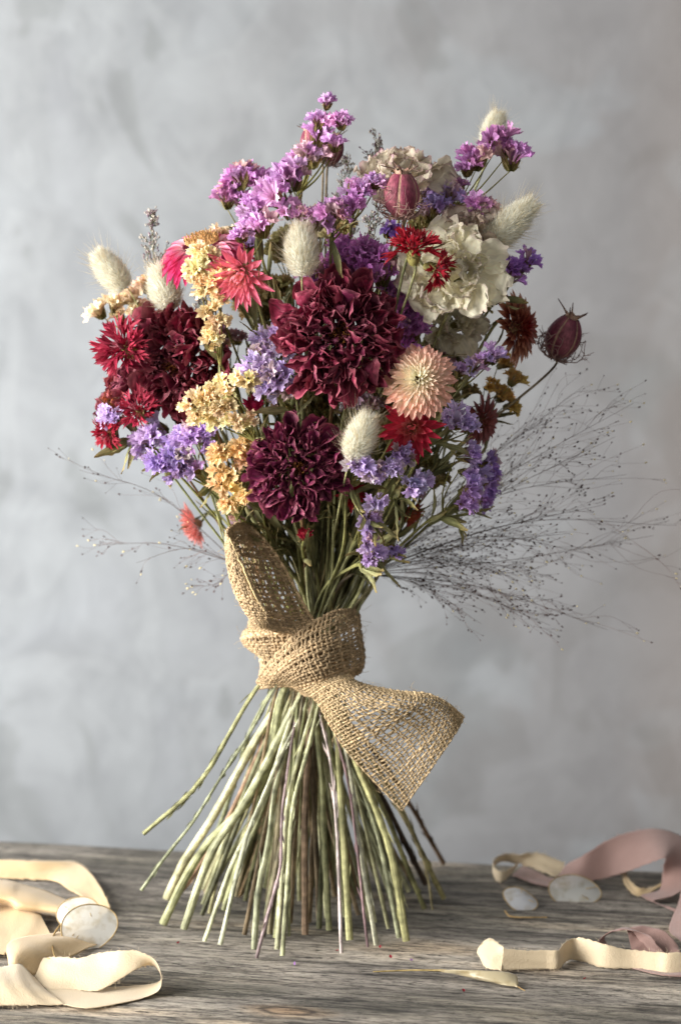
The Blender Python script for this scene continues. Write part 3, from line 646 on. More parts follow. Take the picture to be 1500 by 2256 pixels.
# strawflowers
PK = srgb(222, 74, 128)
sp('straw', 447, 545, -120, 'bright pink strawflower with a flat tan disc on top, at the upper left', (-0.12, 0.90, 0.30), R=92, n=130, elmax=30, zf=0.22, seed=10, cin=srgb(240,205,200), cmid=srgb(226,96,145), cout=srgb(206,52,112), disc=0.42, cdisc=srgb(214,170,112), elmin=-48)
sp('straw', 530, 604, -262, 'coral pink starry strawflower with pointed bracts beside the pale yellow column', (-0.25, -0.35, 0.8), R=68, n=60, seed=11, cin=srgb(245,200,160), cmid=srgb(244,160,172), cout=srgb(226,104,132), Lf=(0.42, 0.46), elmin=12, wid=0.26)
sp('straw', 921, 838, -300, 'peach strawflower with a cream domed heart right of the large dahlia', (-0.12, 0.30, 1), R=88, n=210, seed=12, cin=srgb(255,246,216), cmid=srgb(255,240,212), cout=srgb(246,188,168), elmin=-8, Lf=(0.26,0.14), spread=0.60, shp='strap', zf=0.5, wid=0.16)
sp('straw', 908, 942, -262, 'red and pink strawflower tucked under the peach strawflower', (-0.15, 0.0, 1), R=62, n=50, seed=13, cin=srgb(245,225,190), cmid=srgb(222,80,100), cout=srgb(176,28,56), Lf=(0.45, 0.45), elmin=10, wid=0.3)
sp('straw', 670, 1182, -170, 'tiny crimson strawflower bud low between the green stems', (0.05, 0.7, 0.5), R=28, n=44, seed=14, cin=srgb(235,200,140), cmid=srgb(200,60,80), cout=srgb(140,16,44), closed=0.7, wid=0.35)
sp('straw', 560, 897, -225, 'closed magenta strawflower bud between yellow and lavender tufts', (0.0, 0.6, 0.6), R=38, n=70, seed=15, cin=srgb(225,130,160), cmid=srgb(206,60,105), cout=srgb(178,36,84), closed=0.75, wid=0.3)
sp('straw', 427, 1158, 170, 'blurred coral strawflower low at the left back among hazy grass', (-0.7, -0.3, 0.2), R=50, n=70, seed=16, cin=srgb(240,210,180), cmid=srgb(220,130,120), cout=srgb(206,136,130))
sp('straw', 1062, 928, -40, 'dusky brownish pink strawflower at the right behind lavender tufts', (0.65, -0.1, 0.5), R=58, n=70, seed=17, cin=srgb(170,100,90), cmid=srgb(150,84,80), cout=srgb(140,76,74), elmin=-8)
sp('straw', 1142, 722, -60, 'dark red strawflower with tan outer bracts on the right side by the seed pod', (0.8, 0.1, 0.45), R=76, n=110, seed=18, cin=srgb(150,30,30), cmid=srgb(130,30,32), cout=srgb(186,130,100), elmin=-6)
sp('straw', 440, 722, -60, 'red and white strawflower hidden behind the foot of the pale yellow column', (-0.2, 0.3, 0.7), R=42, n=50, seed=19, cin=srgb(245,225,205), cmid=srgb(210,50,80), cout=srgb(180,26,60))
sp('straw', 775, 1092, -120, 'half hidden red strawflower below the lowest bunny tail', (0.1, 0.3, 0.7), R=34, n=50, seed=20, cin=srgb(235,190,170), cmid=srgb(190,40,60), cout=srgb(150,20,44))
sp('straw', 905, 1132, -60, 'small orange red strawflower in the shade of the lavender fans at lower right', (0.4, -0.3, 0.5), R=36, n=50, seed=21, cin=srgb(225,170,110), cmid=srgb(200,100,70), cout=srgb(150,50,44))
# cream ruffled flowers
CM, MV = srgb(255, 243, 216), srgb(176, 126, 146)
sp('carnation', 1005, 600, -235, 'large cream ruffled flower with mauve petal edges at upper right', (-0.35, 0.12, 1), R=104, n=40, seed=22, s_e=0.5, cin=CM, cedge=MV)
sp('carnation', 1020, 520, -175, 'cream and mauve ruffled flower directly above the large cream bloom', (-0.3, 0.5, 0.7), R=76, n=50, seed=23, cin=srgb(222,205,186), cedge=srgb(150,105,112))
sp('carnation', 890, 392, -110, 'cream flower with mauve streaks behind the upright seed pod at the top', (0.05, 0.75, 0.5), R=92, n=40, seed=24, cin=srgb(228,216,192), cedge=MV)
sp('carnation', 1000, 715, -110, 'shaded cream flower below the large cream bloom', (0.2, 0.2, 0.9), R=62, n=30, seed=25, cin=srgb(222,214,186), cedge=srgb(190,170,160))
sp('carnation', 1020, 775, -60, 'half hidden cream flower right of the peach strawflower', (0.4, 0.0, 0.8), R=44, n=20, seed=26, cin=srgb(215,205,180), cedge=srgb(180,150,150))
# nigella pods
sp('nigella', 884, 430, -250, 'smooth mauve seed pod with a spiky crown standing upright near the top', (0.03, 0.97, 0.12), L=98, W=80, seed=27)
sp('nigella', 1240, 743, -10, 'dark plum seed pod sticking out alone on the right side', (0.35, 0.85, 0.15), L=96, W=78, seed=28, hue=0.72)
sp('nigella', 690, 318, 40, 'blurred seed pod behind the tallest purple sprig', (-0.25, 0.9, 0.0), L=70, W=56, seed=29)
sp('nigella', 735, 330, 60, 'shaded seed pod behind the top sprig, right of the other blurred pod', (0.2, 0.95, 0.0), L=66, W=44, seed=31, hue=0.7)
# bunny tails
sp('bunny', 664, 552, -290, 'white fluffy bunny tail grass head upright above the large dahlia', (-0.02, 0.99, 0.15), L=120, W=70, seed=30)
sp('bunny', 793, 966, -330, 'fluffy bunny tail grass head leaning right between the two big dahlias', (0.34, 0.92, 0.15), L=112, W=66, seed=32)
sp('bunny', 1118, 498, -180, 'long bunny tail grass head leaning far right beside the cream flower', (0.72, 0.70, 0.1), L=158, W=70, seed=33)
sp('bunny', 245, 598, -60, 'bunny tail grass head leaning left at the upper left edge', (-0.60, 0.78, 0.1), L=104, W=62, seed=34)
sp('bunny', 362, 635, -110, 'round bunny tail grass head above the dark red flowers on the left', (-0.22, 0.96, 0.15), L=104, W=68, seed=35)
sp('bunny', 1086, 292, 130, 'blurred bunny tail grass head behind the purple tuft at the top right', (0.25, 0.95, 0.0), L=92, W=52, seed=36)
# statice: each a sprig of tufts (px, py, size[, depth offset])
PU, PU2, PU3 = srgb(226, 180, 222), srgb(214, 156, 206), srgb(206, 140, 200)
LA, LA2 = srgb(214, 192, 230), srgb(200, 172, 220)
YE, YE2, YE3 = srgb(252, 228, 184), srgb(248, 216, 166), srgb(248, 222, 194)
def st(cl, col, label, dd=0, g='purple', f=None, d0=None, tow=0.0):
    cx = np.mean([c[0] for c in cl]); cy = np.mean([c[1] for c in cl])
    d = (dome(cx, cy) if d0 is None else d0)+dd
    SP.append(dict(kind='statice', px=cx, py=cy, d=d, f=radial(cx, cy, d, tow) if f is None else unit(f), label=label, cl=cl, col=col, g=g, fo=f is not None, seed=100+len(SP)))
st([(720,222,34),(752,263,42),(705,264,46),(702,296,50),(738,312,38),(690,338,58),(665,350,56)], PU, 'tallest purple statice sprig at the very top of the bouquet', d0=-40, tow=0.3)
st([(528,385,58),(498,428,56),(570,395,48),(548,372,38),(530,440,46),(512,405,50)], PU2, 'purple statice tuft jutting out at the upper left of the purple dome', d0=-30, tow=0.2)
st([(640,384,72),(600,424,76),(560,455,64)], PU, 'bright orchid statice sprig stepping down the left shoulder of the purple dome', dd=-30)
st([(567,492,66),(532,512,44)], PU, 'orchid statice tuft on a thick winged stem above the pink strawflowers', dd=-30)
st([(632,456,50),(664,470,42),(700,480,58)], PU, 'orchid statice row just above the upright bunny tail', dd=-20)
st([(738,466,56),(772,450,54)], PU2, 'pair of bright purple statice tufts left below the upright seed pod', dd=-40)
st([(786,418,52),(826,400,42)], PU, 'pair of purple statice tufts touching the left side of the upright seed pod', dd=-10)
st([(1096,303,66),(1050,342,58),(1127,342,58),(1028,364,46),(1014,405,34),(1115,325,40)], PU2, 'purple statice sprig standing clear at the top right', d0=-70, tow=0.1, f=(0.1, 0.95, 0.2))
st([(1060,452,56),(1050,470,36)], PU2, 'dark purple statice tuft between cream petals and the long bunny tail', d0=-150)
st([(938,424,44),(965,450,52),(995,424,46),(945,465,44)], LA2, 'violet statice tufts right behind the upright seed pod', d0=-120)
st([(1165,570,44),(1122,582,50),(1132,606,40),(1150,590,34)], srgb(190,140,215), 'violet statice tuft poking out at the right edge by the large cream bloom', d0=-60, f=(0.6, 0.7, 0.3))
st([(752,548,54),(795,552,58),(757,585,60),(834,562,54),(843,600,62),(800,590,54),(775,560,50)], PU3, 'deep magenta statice cushion right behind the top of the large dahlia', d0=-215, tow=0.5)
st([(702,600,66),(715,628,54),(690,645,46)], PU3, 'deep purple statice tuft between the upright bunny tail and the large dahlia', d0=-200, tow=0.4)
st([(868,640,66),(884,682,66),(903,730,62),(890,766,56),(910,705,50)], PU3, 'purple statice column along the right edge of the large dahlia', d0=-175, tow=0.5)
st([(545,528,56),(520,548,44)], srgb(225,205,238), 'pale lilac statice tuft behind the coral starry strawflower', d0=-60)
st([(860,505,40),(885,520,36)], srgb(170,130,210), 'small dark violet statice tuft below the upright seed pod', d0=-150)
st([(598,745,62),(632,728,52),(618,768,56),(585,772,48)], LA, 'lavender statice tuft touching the left edge of the large dahlia', d0=-200, g='lav')
st([(568,812,58),(602,828,66),(625,852,56),(598,850,50)], LA, 'lavender statice fan with straw coloured calyces below the other tuft left of the large dahlia', d0=-250, g='lav')
st([(318,965,62),(344,945,48),(312,985,44),(350,968,50)], LA, 'lavender statice tuft next to the lowest cornflower on the left', d0=-110, g='lav')
st([(385,1002,64),(350,1022,54),(420,1034,50),(402,965,62),(440,952,58),(462,943,40),(388,1036,44)], LA2, 'broad lavender statice cushion at the lower left, under the yellow tufts', d0=-170, g='lav', tow=0.5)
st([(237,915,44),(250,925,34)], LA, 'tiny lavender statice tuft among the wine purple petals at far left', d0=-110, g='lav')
st([(1018,814,44),(1050,802,46),(1090,780,44),(1072,790,34)], srgb(228,198,240), 'lilac statice spray with green leaves right of the peach strawflower', d0=-180, g='lav', f=(0.25, 0.9, 0.3))
st([(1012,922,60),(1035,938,40),(985,930,36)], LA, 'lavender statice fan at the right below the lilac spray', d0=-230, g='lav', f=(0.5, 0.7, 0.4))
st([(1035,1003,54),(1043,1045,60),(1040,1080,54),(1028,1108,50)], LA2, 'lavender statice fans stacked at the lower right, facing right', d0=-190, g='lav', f=(0.85, 0.1, 0.3))
st([(1075,1028,50),(1080,1066,54),(1068,1098,46),(1085,1045,40)], srgb(176,140,205), 'shaded violet statice fans behind the stacked fans at the lower right', d0=-60, g='lav', f=(0.8, 0.0, 0.2))
st([(790,1022,58),(815,1038,50),(852,1030,42),(872,1032,34)], LA, 'pale lavender statice row in front of the leaning bunny tail', d0=-320, g='lav', f=(0.25, 0.25, 0.85))
st([(884,994,38),(896,1014,30)], LA2, 'small violet statice tuft under the red and pink strawflower', d0=-290, g='lav')
st([(912,1066,48),(930,1062,36)], LA, 'small lavender statice tuft between the pale row and the stacked fans', d0=-280, g='lav', f=(0.4, 0.1, 0.8))
st([(828,1106,42)], LA, 'single lavender statice tuft above the drooping spike', d0=-270, g='lav', f=(0.3, 0.2, 0.8))
st([(812,1142,46),(820,1168,46),(812,1195,44),(824,1222,48)], LA, 'lavender statice spike drooping lowest, just above the burlap knot', d0=-240, g='lav', f=(0.55, 0.0, 0.75))
st([(868,1212,40)], srgb(212,184,240), 'tiny lavender statice tuft lowest at the right of the drooping spike', d0=-200, g='lav', f=(0.8, -0.2, 0.4))
st([(450,560,58),(428,592,52),(482,604,58),(452,628,56),(478,650,54),(462,680,50),(478,706,46),(466,735,42),(474,762,26),(440,610,50)], YE, 'pale yellow statice column hanging over the pink strawflowers', d0=-240, g='yel', f=(-0.1, 0.1, 1))
st([(540,836,54),(492,852,54),(452,872,52),(420,890,48),(440,918,54),(488,888,60),(515,928,50),(545,930,40),(480,925,46),(468,896,44)], YE, 'pale yellow statice cushion below the lavender fan, left of the lower dahlia', d0=-255, g='yel', f=(-0.2, 0.2, 0.9))
st([(482,1000,56),(530,984,54),(495,1038,60),(540,1012,50),(520,1062,52),(488,1072,50),(505,1112,44),(545,1090,42)], YE2, 'deeper yellow statice cushion lowest at the left, beside the lower dahlia', d0=-200, g='yel', f=(-0.15, 0.0, 0.95))
st([(215,682,48),(250,664,54),(288,655,56),(300,682,52),(318,625,44),(262,690,44)], YE3, 'peachy cream statice cushion behind the cornflower at the upper left', d0=30, g='yel', f=(-0.3, 0.85, 0.3))
st([(1115,800,48),(1135,832,44),(1108,870,46),(1130,895,44),(1085,850,42)], srgb(205,170,100), 'ochre statice cushion in shade on the right side below the red strawflower', d0=10, g='yel', f=(0.7, 0.2, 0.3))
st([(508,516,50),(480,512,40)], YE3, 'cream statice tuft behind the bright pink strawflower', d0=20, g='yel')
# airy fillers
for (x, y, d, R_, lab) in [(335, 470, 60, 130, 'thin pale seed sprig rising at the upper left behind the bunny tails'), (828, 285, 60, 130, 'thin twiggy filler sprig with tiny buds at the top, left of the seed pod'),
                           (765, 350, 30, 150, 'bushy grey twiggy filler behind the purple dome'), (440, 640, 20, 120, 'fine green twiggy filler beside the pale yellow column'),
                           (815, 470, -80, 120, 'fine brown twiggy filler in the gap below the cream top flower'), (1000, 380, 60, 90, 'fine twiggy filler behind the top right sprig')]:
    sp('airy', x, y, d, lab, (0.0, 1, 0.0), R=R_, seed=int(x))
# faded sprigs deep between the flowers
rf = np.random.default_rng(5)
for (x, y, dd) in [(600,640,-40),(645,900,-60),(935,700,-60),(1060,690,-20),(965,790,-60),(700,915,-90),(575,700,0),(490,770,20),(870,985,-120),(960,1060,-60),(760,1150,-60),(610,1150,-90),(545,1165,-60),(905,1085,-60),(1000,870,-40),(610,560,20),(700,505,-20),(650,520,0),(740,520,-60),(930,510,-20),(540,690,40),(860,900,-120),(800,900,-150),(1085,640,0),(420,930,-40)]:
    SP.append(dict(kind='statice', px=x, py=y, d=dd, f=unit([rf.normal()*0.3+(x-690)/500, 1, 0.3]), label='faded olive brown sprig deep in the gaps between the flowers', cl=[(x+rf.normal()*16, y-rf.uniform(0, 50), rf.uniform(34, 50)) for _ in range(4)], col=srgb(*[(176, 160, 112), (150, 140, 90), (190, 160, 170)][int(rf.integers(0, 3))]), g='faded', seed=700+len(SP), fo=True))
# green leafy stems packed inside the bouquet, behind the flowers
rl = np.random.default_rng(21)
for i in range(44):
    a = rl.uniform(-1.25, 1.25); q = rl.uniform(0.35, 0.92); x = 690+math.sin(a)*400*q; y = 1180-math.cos(a)*640*q
    sp('leafy', x, y, rl.uniform(-130, 110), 'olive green leafy stem crowded among the flowers inside the bouquet', (math.sin(a)*0.5, 1, 0), seed=500+i)
for i in range(18):
    sp('leafy', rl.uniform(540, 900), rl.uniform(985, 1150), rl.uniform(-170, -40), 'short olive leafy stem in the fan of stems above the burlap knot', (0.2, 1, 0.2), seed=560+i, g='low')
# hazy grass plumes: tip position, depth
tipsR = [(1395,888,40),(1355,962,0),(1285,850,110),(1380,1045,60),(1490,1158,60),(1440,1180,110),(1330,1112,0),(1338,1388,20),(1212,1378,60),(1165,1330,0),(1205,1268,100),(1125,1270,40),(1255,1175,-20),(1200,925,120),(1140,1050,150),(1060,1375,0),(1020,1200,90),(1300,1220,150)]
tipsL = [(175,1035,90),(210,1200,130),(300,1240,60),(430,1292,90)]
for i, (x, y, d) in enumerate(tipsR): sp('plume', x, y, d, 'hazy dark seeded grass plume fanning out at the lower right of the bouquet', side=1, seed=200+i)
for i, (x, y, d) in enumerate(tipsL): sp('plume', x, y, d, 'faint wispy seeded grass plume fanning out at the lower left of the bouquet', side=-1, seed=300+i)
# ------------------------------------------------------------------ give every flower a cut end (spiral tie: heads on the right end at the left)
big = [s for s in SP if s['kind'] not in ('plume', 'airy')]; small = [s for s in SP if s['kind'] in ('plume', 'airy')]
tr = sorted([e for e in ends if e['tr'] and not e['air']], key=lambda e: e['p'][-1][0])
rest = [e for e in ends if not e['tr']]; air = [e for e in ends if e['air']]
r3 = np.random.default_rng(3)
order = sorted(big, key=lambda s: -s['px'])
nb = len(order); pool = tr+sorted(rest, key=lambda e: e['p'][-1][0])[:max(0, nb-len(tr)-2)]
pool = sorted(pool, key=lambda e: e['p'][-1][0])
pool = air+pool
for s, e in zip(order, pool): s['end'] = e
used = set(id(s.get('end')) for s in big); left = [e for e in rest if id(e) not in used]
for s in small: s['end'] = left.pop() if left and s['kind'] == 'plume' and s['seed'] % 2 == 0 else None
print('big', nb, 'ends', len(pool), 'unused', len(left), 'no end', sum(s.get('end') is None for s in SP))
GRP = {'dahlia': 'burgundy dried dahlias', 'cornflower': 'red dried cornflowers', 'straw': 'dried strawflowers', 'carnation': 'cream ruffled dried flowers', 'nigella': 'mauve seed pods on stems', 'bunny': 'bunny tail grass heads',
       'airy': 'fine twiggy fillers', 'faded': 'faded sprigs deep in the bouquet', 'low': 'short leafy stems above the knot', 'leafy': 'leafy stems inside the bouquet', 'purple': 'purple statice sprigs', 'lav': 'lavender statice sprigs', 'yel': 'yellow and cream statice sprigs'}
NM = {'dahlia': ('dahlia', 'dried flower'), 'cornflower': ('cornflower', 'dried flower'), 'straw': ('strawflower', 'dried flower'), 'carnation': ('ruffled_flower', 'dried flower'), 'nigella': ('seed_pod_stem', 'seed pod'),
      'bunny': ('bunny_tail_grass', 'grass head'), 'airy': ('twiggy_filler', 'dried sprig'), 'leafy': ('leafy_stem', 'leafy stem'), 'statice': ('statice_sprig', 'dried flower'), 'plume': ('grass_plume', 'grass plume')}
SCOL = {'dahlia': (srgb(110,80,50), 5.0), 'cornflower': (srgb(122,124,82), 3.2), 'straw': (srgb(128,126,72), 4.2), 'carnation': (srgb(150,146,90), 3.6), 'nigella': (srgb(130,112,92), 2.6), 'bunny': (srgb(176,174,120), 2.0),
        'airy': (srgb(130,126,96), 1.6), 'statice': (srgb(140,138,80), 5.2), 'leafy': (srgb(104,100,60), 5.0), 'plume': (srgb(92,84,76), 1.6)}
def path_up(s, att, f, r):
    e = s.get('end')
    hx, hd = s['px'], s['d']
    if e is not None:
        dt = e['ds']*0.9; xt = 675+(e['x0']-675)*0.72+(hx-675)*0.13
    else:
        a = r.uniform(0, 6.28); dt = 50*math.sin(a); xt = 675+55*math.cos(a)
    if s['kind'] == 'plume': dt = 45+20*r.normal()*0.3; xt = 675+s['side']*45
    xt = float(np.clip(xt, 600, 752))
    tie = P(xt, 1425, dt)
    fw = facing(f); k = SZ(s['px'], s['py'], s['d'])
    lead = att - fw*k*(45 if s['kind'] != 'statice' else 30)
    up = P(xt+(hx-xt)*0.27, 1300, dt+(hd-dt)*0.12)
    m = tie+(lead-tie)*0.55; m2 = P(750, 1128, 0); dm = dt+(hd-dt)*0.38
    # pull the middle inwards
    px_m = xt+(hx-xt)*0.50; py_m = 1425+(s['py']-1425)*0.55
    mid = P(px_m, py_m, dm)
    top = [tie, up, mid, lead, att] if s['py'] < 1130 else [tie, up, lead, att]
    low = None
    if e is not None: low = list(e['p'][::-1])
    return low, top, e
def make(s):
    r = np.random.default_rng(s['seed']*7+1); k_ = s['kind']; f = s['f']
    c = P(s['px'], s['py'], s['d']); k = SZ(s['px'], s['py'], s['d'])
    e = s.get('end')
    if e is not None: base = e['p'][-1].copy()
    else: base = P(675, 1470, 0)
    g = GRP.get(s.get('g'), GRP.get(k_, 'hazy grass plumes at the right' if s.get('side') == 1 else 'hazy grass plumes at the left'))
    nm, cat = NM[k_]
    root = thing(nm, s['label'], cat, base, g)
    scol, sr = SCOL[k_]; sr = sr*r.uniform(0.85, 1.15)
    att = c - facing(f)*k*10
    parts = []
    if k_ == 'dahlia': parts = dahlia(s['R'], s['n'], r, s['cin'], s['cout'], wid=s.get('wid', 1.0)); att = c
    if k_ == 'cornflower': parts = cornflower(s['R'], s['n'], r, s['c0'], s['c1']); att = c-facing(f)*k*s['R']*0.44
    if k_ == 'straw':
        parts = strawflower(s['R'], s['n'], r, s['cin'], s['cmid'], s['cout'], s.get('disc', 0.0), s.get('cdisc'), s.get('wid', 0.24), s.get('closed', 0.0), s.get('elmin', 2.0), s.get('Lf', (0.30, 0.42)), s.get('spread', 0.46), s.get('shp', 'lance'), s.get('zf', 0.34), s.get('elmax', 86)); att = c-facing(f)*k*s['R']*0.3
    if k_ == 'carnation': parts = carnation(s['R'], s['n'], r, s['cin'], s['cedge'], s_e=s.get('s_e', 1.0)); att = c-facing(f)*k*s['R']*0.45
    if k_ == 'nigella': parts = nigella(s['L'], s['W'], r, s.get('hue', 1.0)); att = c-facing(f)*k*s['L']*0.5
    if k_ == 'bunny': parts = bunny(s['L'], s['W'], r); att = c-facing(f)*k*s['L']*0.42
    R = frame(facing(f), r.uniform(0, 6.28))
    for (n_, mb, mat) in parts: mb.xf(R, c, k).build(n_, mat, root, base)
    br = MB()
    if k_ == 'statice':
        ats = []
        for q in s['cl']:
            dq = s['d']+r.normal()*8; fr = radial(q[0], q[1], dq, 0.2)
            ff = unit(np.array(f)*0.7+fr*0.25+np.array([0, 0.25 if s['g'] == 'purple' else 0.05, 0])+r.normal(size=3)*0.16)
            ats.append(cluster(root, base, q[0], q[1], dq, q[2]*(1.0 if s['g'] == 'yel' else 1.14), ff, s['col'], r))
        ats = np.array(ats); att = ats.mean(0)-facing(f)*k*np.ptp([q[1] for q in s['cl']]).clip(20, 90)*0.8
        tiep = P(680, 1400, 0); dirn = unit(tiep-ats.mean(0))
        j = ats[np.argmin(np.linalg.norm(ats-tiep, axis=1))]+dirn*k*45
        att = j
    if k_ == 'airy':
        RR = s['R']*k; b0 = c-np.array([0, 0, 1])*RR*1.3
        for j in range(22):
            tt = r.uniform(0.0, 0.95); st_ = b0+(c-b0)*tt; dv = unit(np.array([r.normal()*0.5, r.normal()*0.4, 1.0])); L_ = RR*r.uniform(0.25, 0.6)*(1.1-tt)
            p = crom([st_, st_+dv*L_*0.5+r.normal(size=3)*L_*0.06, st_+dv*L_+np.array([0, 0, L_*0.1])], 8)
            tube(br, p, np.linspace(k*0.9, k*0.5, 8), srgb(120, 118, 88)*r.uniform(0.7, 1.2), 4, cap=False)
            for q in range(9):
                b_ = p[int(r.integers(2, 8))]; e_ = b_+unit(dv+r.normal(size=3)*0.7)*k*r.uniform(6, 14)
                tube(br, [b_, e_], [k*0.5, k*0.5], srgb(120, 118, 88), 3, cap=False)
                tube(br, [e_, e_+dv*k*3, e_+dv*k*6], [k*0.9, k*2.0, k*0.6], mix(srgb(205, 198, 180), srgb(110, 80, 100), r.uniform()), 4, cap=False)
        p = crom([b0, (b0+c)/2+r.normal(size=3)*RR*0.05, c], 12); tube(br, p, np.linspace(k*1.6, k*0.6, 12), srgb(130, 126, 96), 5, cap=False)
        att = b0; br.build('twigs', M_green, root, base); br = MB()
    if k_ == 'plume':
        sd = s['side']; b0 = P(675+sd*(130 if sd > 0 else 150), 1262-(20 if sd < 0 else 0), 60+25*r.normal()*0.5)
        mid = b0+(c-b0)*0.5+np.array([0, 0, 1])*k*(30+20*r.normal())*(1 if s['py'] > 1000 else 0.5)
        ax = crom([b0, mid, c], 40); seeds = MB(); L0 = np.linalg.norm(c-b0)
        tube(br, ax, np.linspace(k*1.0, k*0.30, 40), srgb(86, 74, 70), 4, cap=False)
        cnt = 0
        for j in range(22 if sd > 0 else 9):
            ti = r.uniform(0.12, 0.9); st_ = ax[int(ti*39)]; tg = unit(ax[min(39, int(ti*39)+1)]-ax[int(ti*39)])
            dv = unit(tg+r.normal(size=3)*np.array([0.22, 0.25, 0.30])); L_ = L0*r.uniform(0.12, 0.34)
            bend = r.normal(size=3)*L_*0.10
            p = crom([st_, st_+dv*L_*0.5+bend, st_+unit(dv+np.array([0, 0, -0.12]))*L_], 9)
            tube(br, p, np.linspace(k*0.42, k*0.22, 9), srgb(118, 98, 92)*r.uniform(0.7, 1.3), 3, cap=False)
            tw = [(p[8], dv)]
            for q in range(int(r.integers(1, 5))):
                b_ = p[int(r.integers(2, 8))]; d2 = unit(dv+r.normal(size=3)*0.35); e_ = b_+d2*k*r.uniform(12, 45)
                tube(br, [b_, (b_+e_)/2+r.normal(size=3)*k*1.5, e_], [k*0.30, k*0.28, k*0.24], srgb(96, 78, 76), 3, cap=False); tw.append((e_, d2))
            for (e_, d2) in tw:
                far = np.linalg.norm(e_-b0)/L0
                cs = srgb(214, 198, 150) if r.uniform() < (0.30 if sd < 0 or far > 0.85 else 0.05) else srgb(72, 56, 54)*r.uniform(0.6, 1.8)
                q = k*r.uniform(0.55, 1.15)
                tube(seeds, [e_, e_+d2*q*1.8, e_+d2*q*4.4, e_+d2*q*6.2], [q*0.5, q*1.8, q*1.6, q*0.3], cs, 5, cap=False); cnt += 1
        br.build('seed_branches', M_seed, root, base); so = seeds.build('seeds', M_seed, root, base); so['kind'] = 'stuff'
        att = b0; br = MB()
    low, top, e = path_up(s, att, f, r)
    if k_ == 'plume': top = [top[0], (top[0]+att)/2+np.array([0, 0, -1])*k*8, att]
    n2 = 26; up = crom(top, n2)
    if low is not None:
        ctrl = np.vstack([low, top[0]]); lo = crom(ctrl, 34)
        pts = np.vstack([lo[:-1], up]); nl = len(lo)-1
        hw = e['hw']*k*0.97 if e['tr'] else e['hw']*k
        if k_ == 'plume': hw *= 0.6
        rr_ = np.concatenate([np.full(nl-8, hw), np.linspace(hw, min(hw, 5*k), 8), np.linspace(min(hw, 5*k), sr*k*0.8, n2)])
        tt = np.arange(len(pts)); nod = (1+0.16*np.exp(-((tt % 13)-6)**2/0.6))*(1+0.05*np.sin(tt*1.7+s['seed']))
        rr_ = rr_*np.where(tt < nl, nod, 1)
        cc = np.vstack([mix(e['col'], e['col']*0.92, np.linspace(0, 1, nl)), mix(e['col']*0.85, scol, np.linspace(0, 1, n2)**0.5)])
        cc = cc*(1+0.12*np.sin(tt*0.9+s['seed'])[:, None])*np.clip(1+0.22*r.normal(size=(len(tt), 1)), 0.45, 1.3)*r.uniform(0.82, 1.1)*np.where((tt % 13) == 6, 0.6, 1)[:, None]
        wob = np.cumsum(r.normal(size=(len(pts), 3)), 0)*k*0.16; wob -= np.linspace(0, 1, len(pts))[:, None]*wob[-1]; wob[:, 1] *= 0.5
        pts = pts+wob*np.sin(np.linspace(0, np.pi, len(pts)))[:, None]
    else:
        pts = np.vstack([[P(675, 1470, 0)], up]); rr_ = np.linspace(2.2*k, sr*k*0.8, len(pts)); cc = np.tile(scol, (len(pts), 1)); nl = 1
    wing = k_ in ('statice', 'leafy')
    thick = e is not None and e['hw'] > 6
    mbs = MB(); tube(mbs, pts, rr_, cc, 14 if thick else 8, squash=0.72 if wing else 0.92, ridge=0.085 if thick else (0.12 if wing else 0.04), twist=r.uniform(1.0, 2.5) if wing else 0.5, uo=r.uniform(0, 9))
    if k_ == 'statice':
        for a_ in ats:
            dj = np.linalg.norm(a_-att); fo = facing(f)
            p = crom([att, att+(a_-att)*0.5-fo*min(dj*0.15, k*14), a_], 8)
            tube(mbs, p, np.linspace(k*2.6, k*1.8, 8), mix(srgb(132, 128, 70), srgb(150, 140, 80), r.uniform()), 6, squash=0.5, twist=1.0, cap=False, ridge=0.1)
    if e is not None and e['tr'] and (wing or e['air']):      # torn wing edges on the winged stems
        for q in range(14):
            i = int(r.integers(3, nl-6)); tg = unit(pts[i+1]-pts[i]); o = unit(np.cross(tg, [0, 1, 0.2])*r.choice([-1, 1])+r.normal(size=3)*0.25)
            L_ = k*r.uniform(14, 44); V, t, v = petal(L_, k*r.uniform(2, 4.5), 3, 6, 'lance', curl=r.normal()*0.3, cup=0.3, r=r, crum=0.2)
            dv = unit(tg*r.choice([-1, 1])+o*r.uniform(0.0, 0.22)); x = unit(np.cross(dv, o)); Rm = np.stack([np.cross(dv, x), dv, x], 1)
            mbs.grid(V @ Rm.T+pts[i]+o*rr_[i]*0.9+tg*L_*0.2, cc[i]*r.uniform(0.7, 1.3), np.stack([v+q, t], -1))
    mbs.build('stem', M_stem, root, base)
    # leaves and wings
    nle = {'statice': 6, 'straw': 3, 'cornflower': 1, 'dahlia': 3, 'carnation': 3, 'leafy': 14}.get(k_, 0)
    lavs = s.get('g') == 'lav'
    for j in range(nle+(1 if lavs else 0)):
        lf = MB(); i = nl+int(n2*(r.uniform(0.6, 0.97) if lavs else r.uniform(0.42, 0.88))); i = min(i, len(pts)-2); tg = unit(pts[i+1]-pts[i])
        L_ = r.uniform(60, 125)*k; W_ = r.uniform(9, 17)*k*(1.2 if lavs else 1)
        o = unit(np.cross(tg, r.normal(size=3))); dv = unit(tg+o*r.uniform(0.1, 0.45))
        V, t, v = petal(L_, W_, 5, 10, 'leaf', curl=r.normal()*0.7, cup=0.5, ruf=0.12, rf=4, r=r, crum=0.10)
        x = unit(np.cross(dv, o)); n_ = np.cross(x, dv); Rm = np.stack([x, dv, n_], 1)
        col = mix(srgb(108, 110, 68), srgb(158, 156, 112), r.uniform())*r.uniform(0.75, 1.1)*(1.0 if lavs else 0.78)
        C = mix(col, col*1.3, np.clip(1-np.abs(v)*5, 0, 1)); C = mix(C, srgb(160, 130, 80), t**4*0.7)
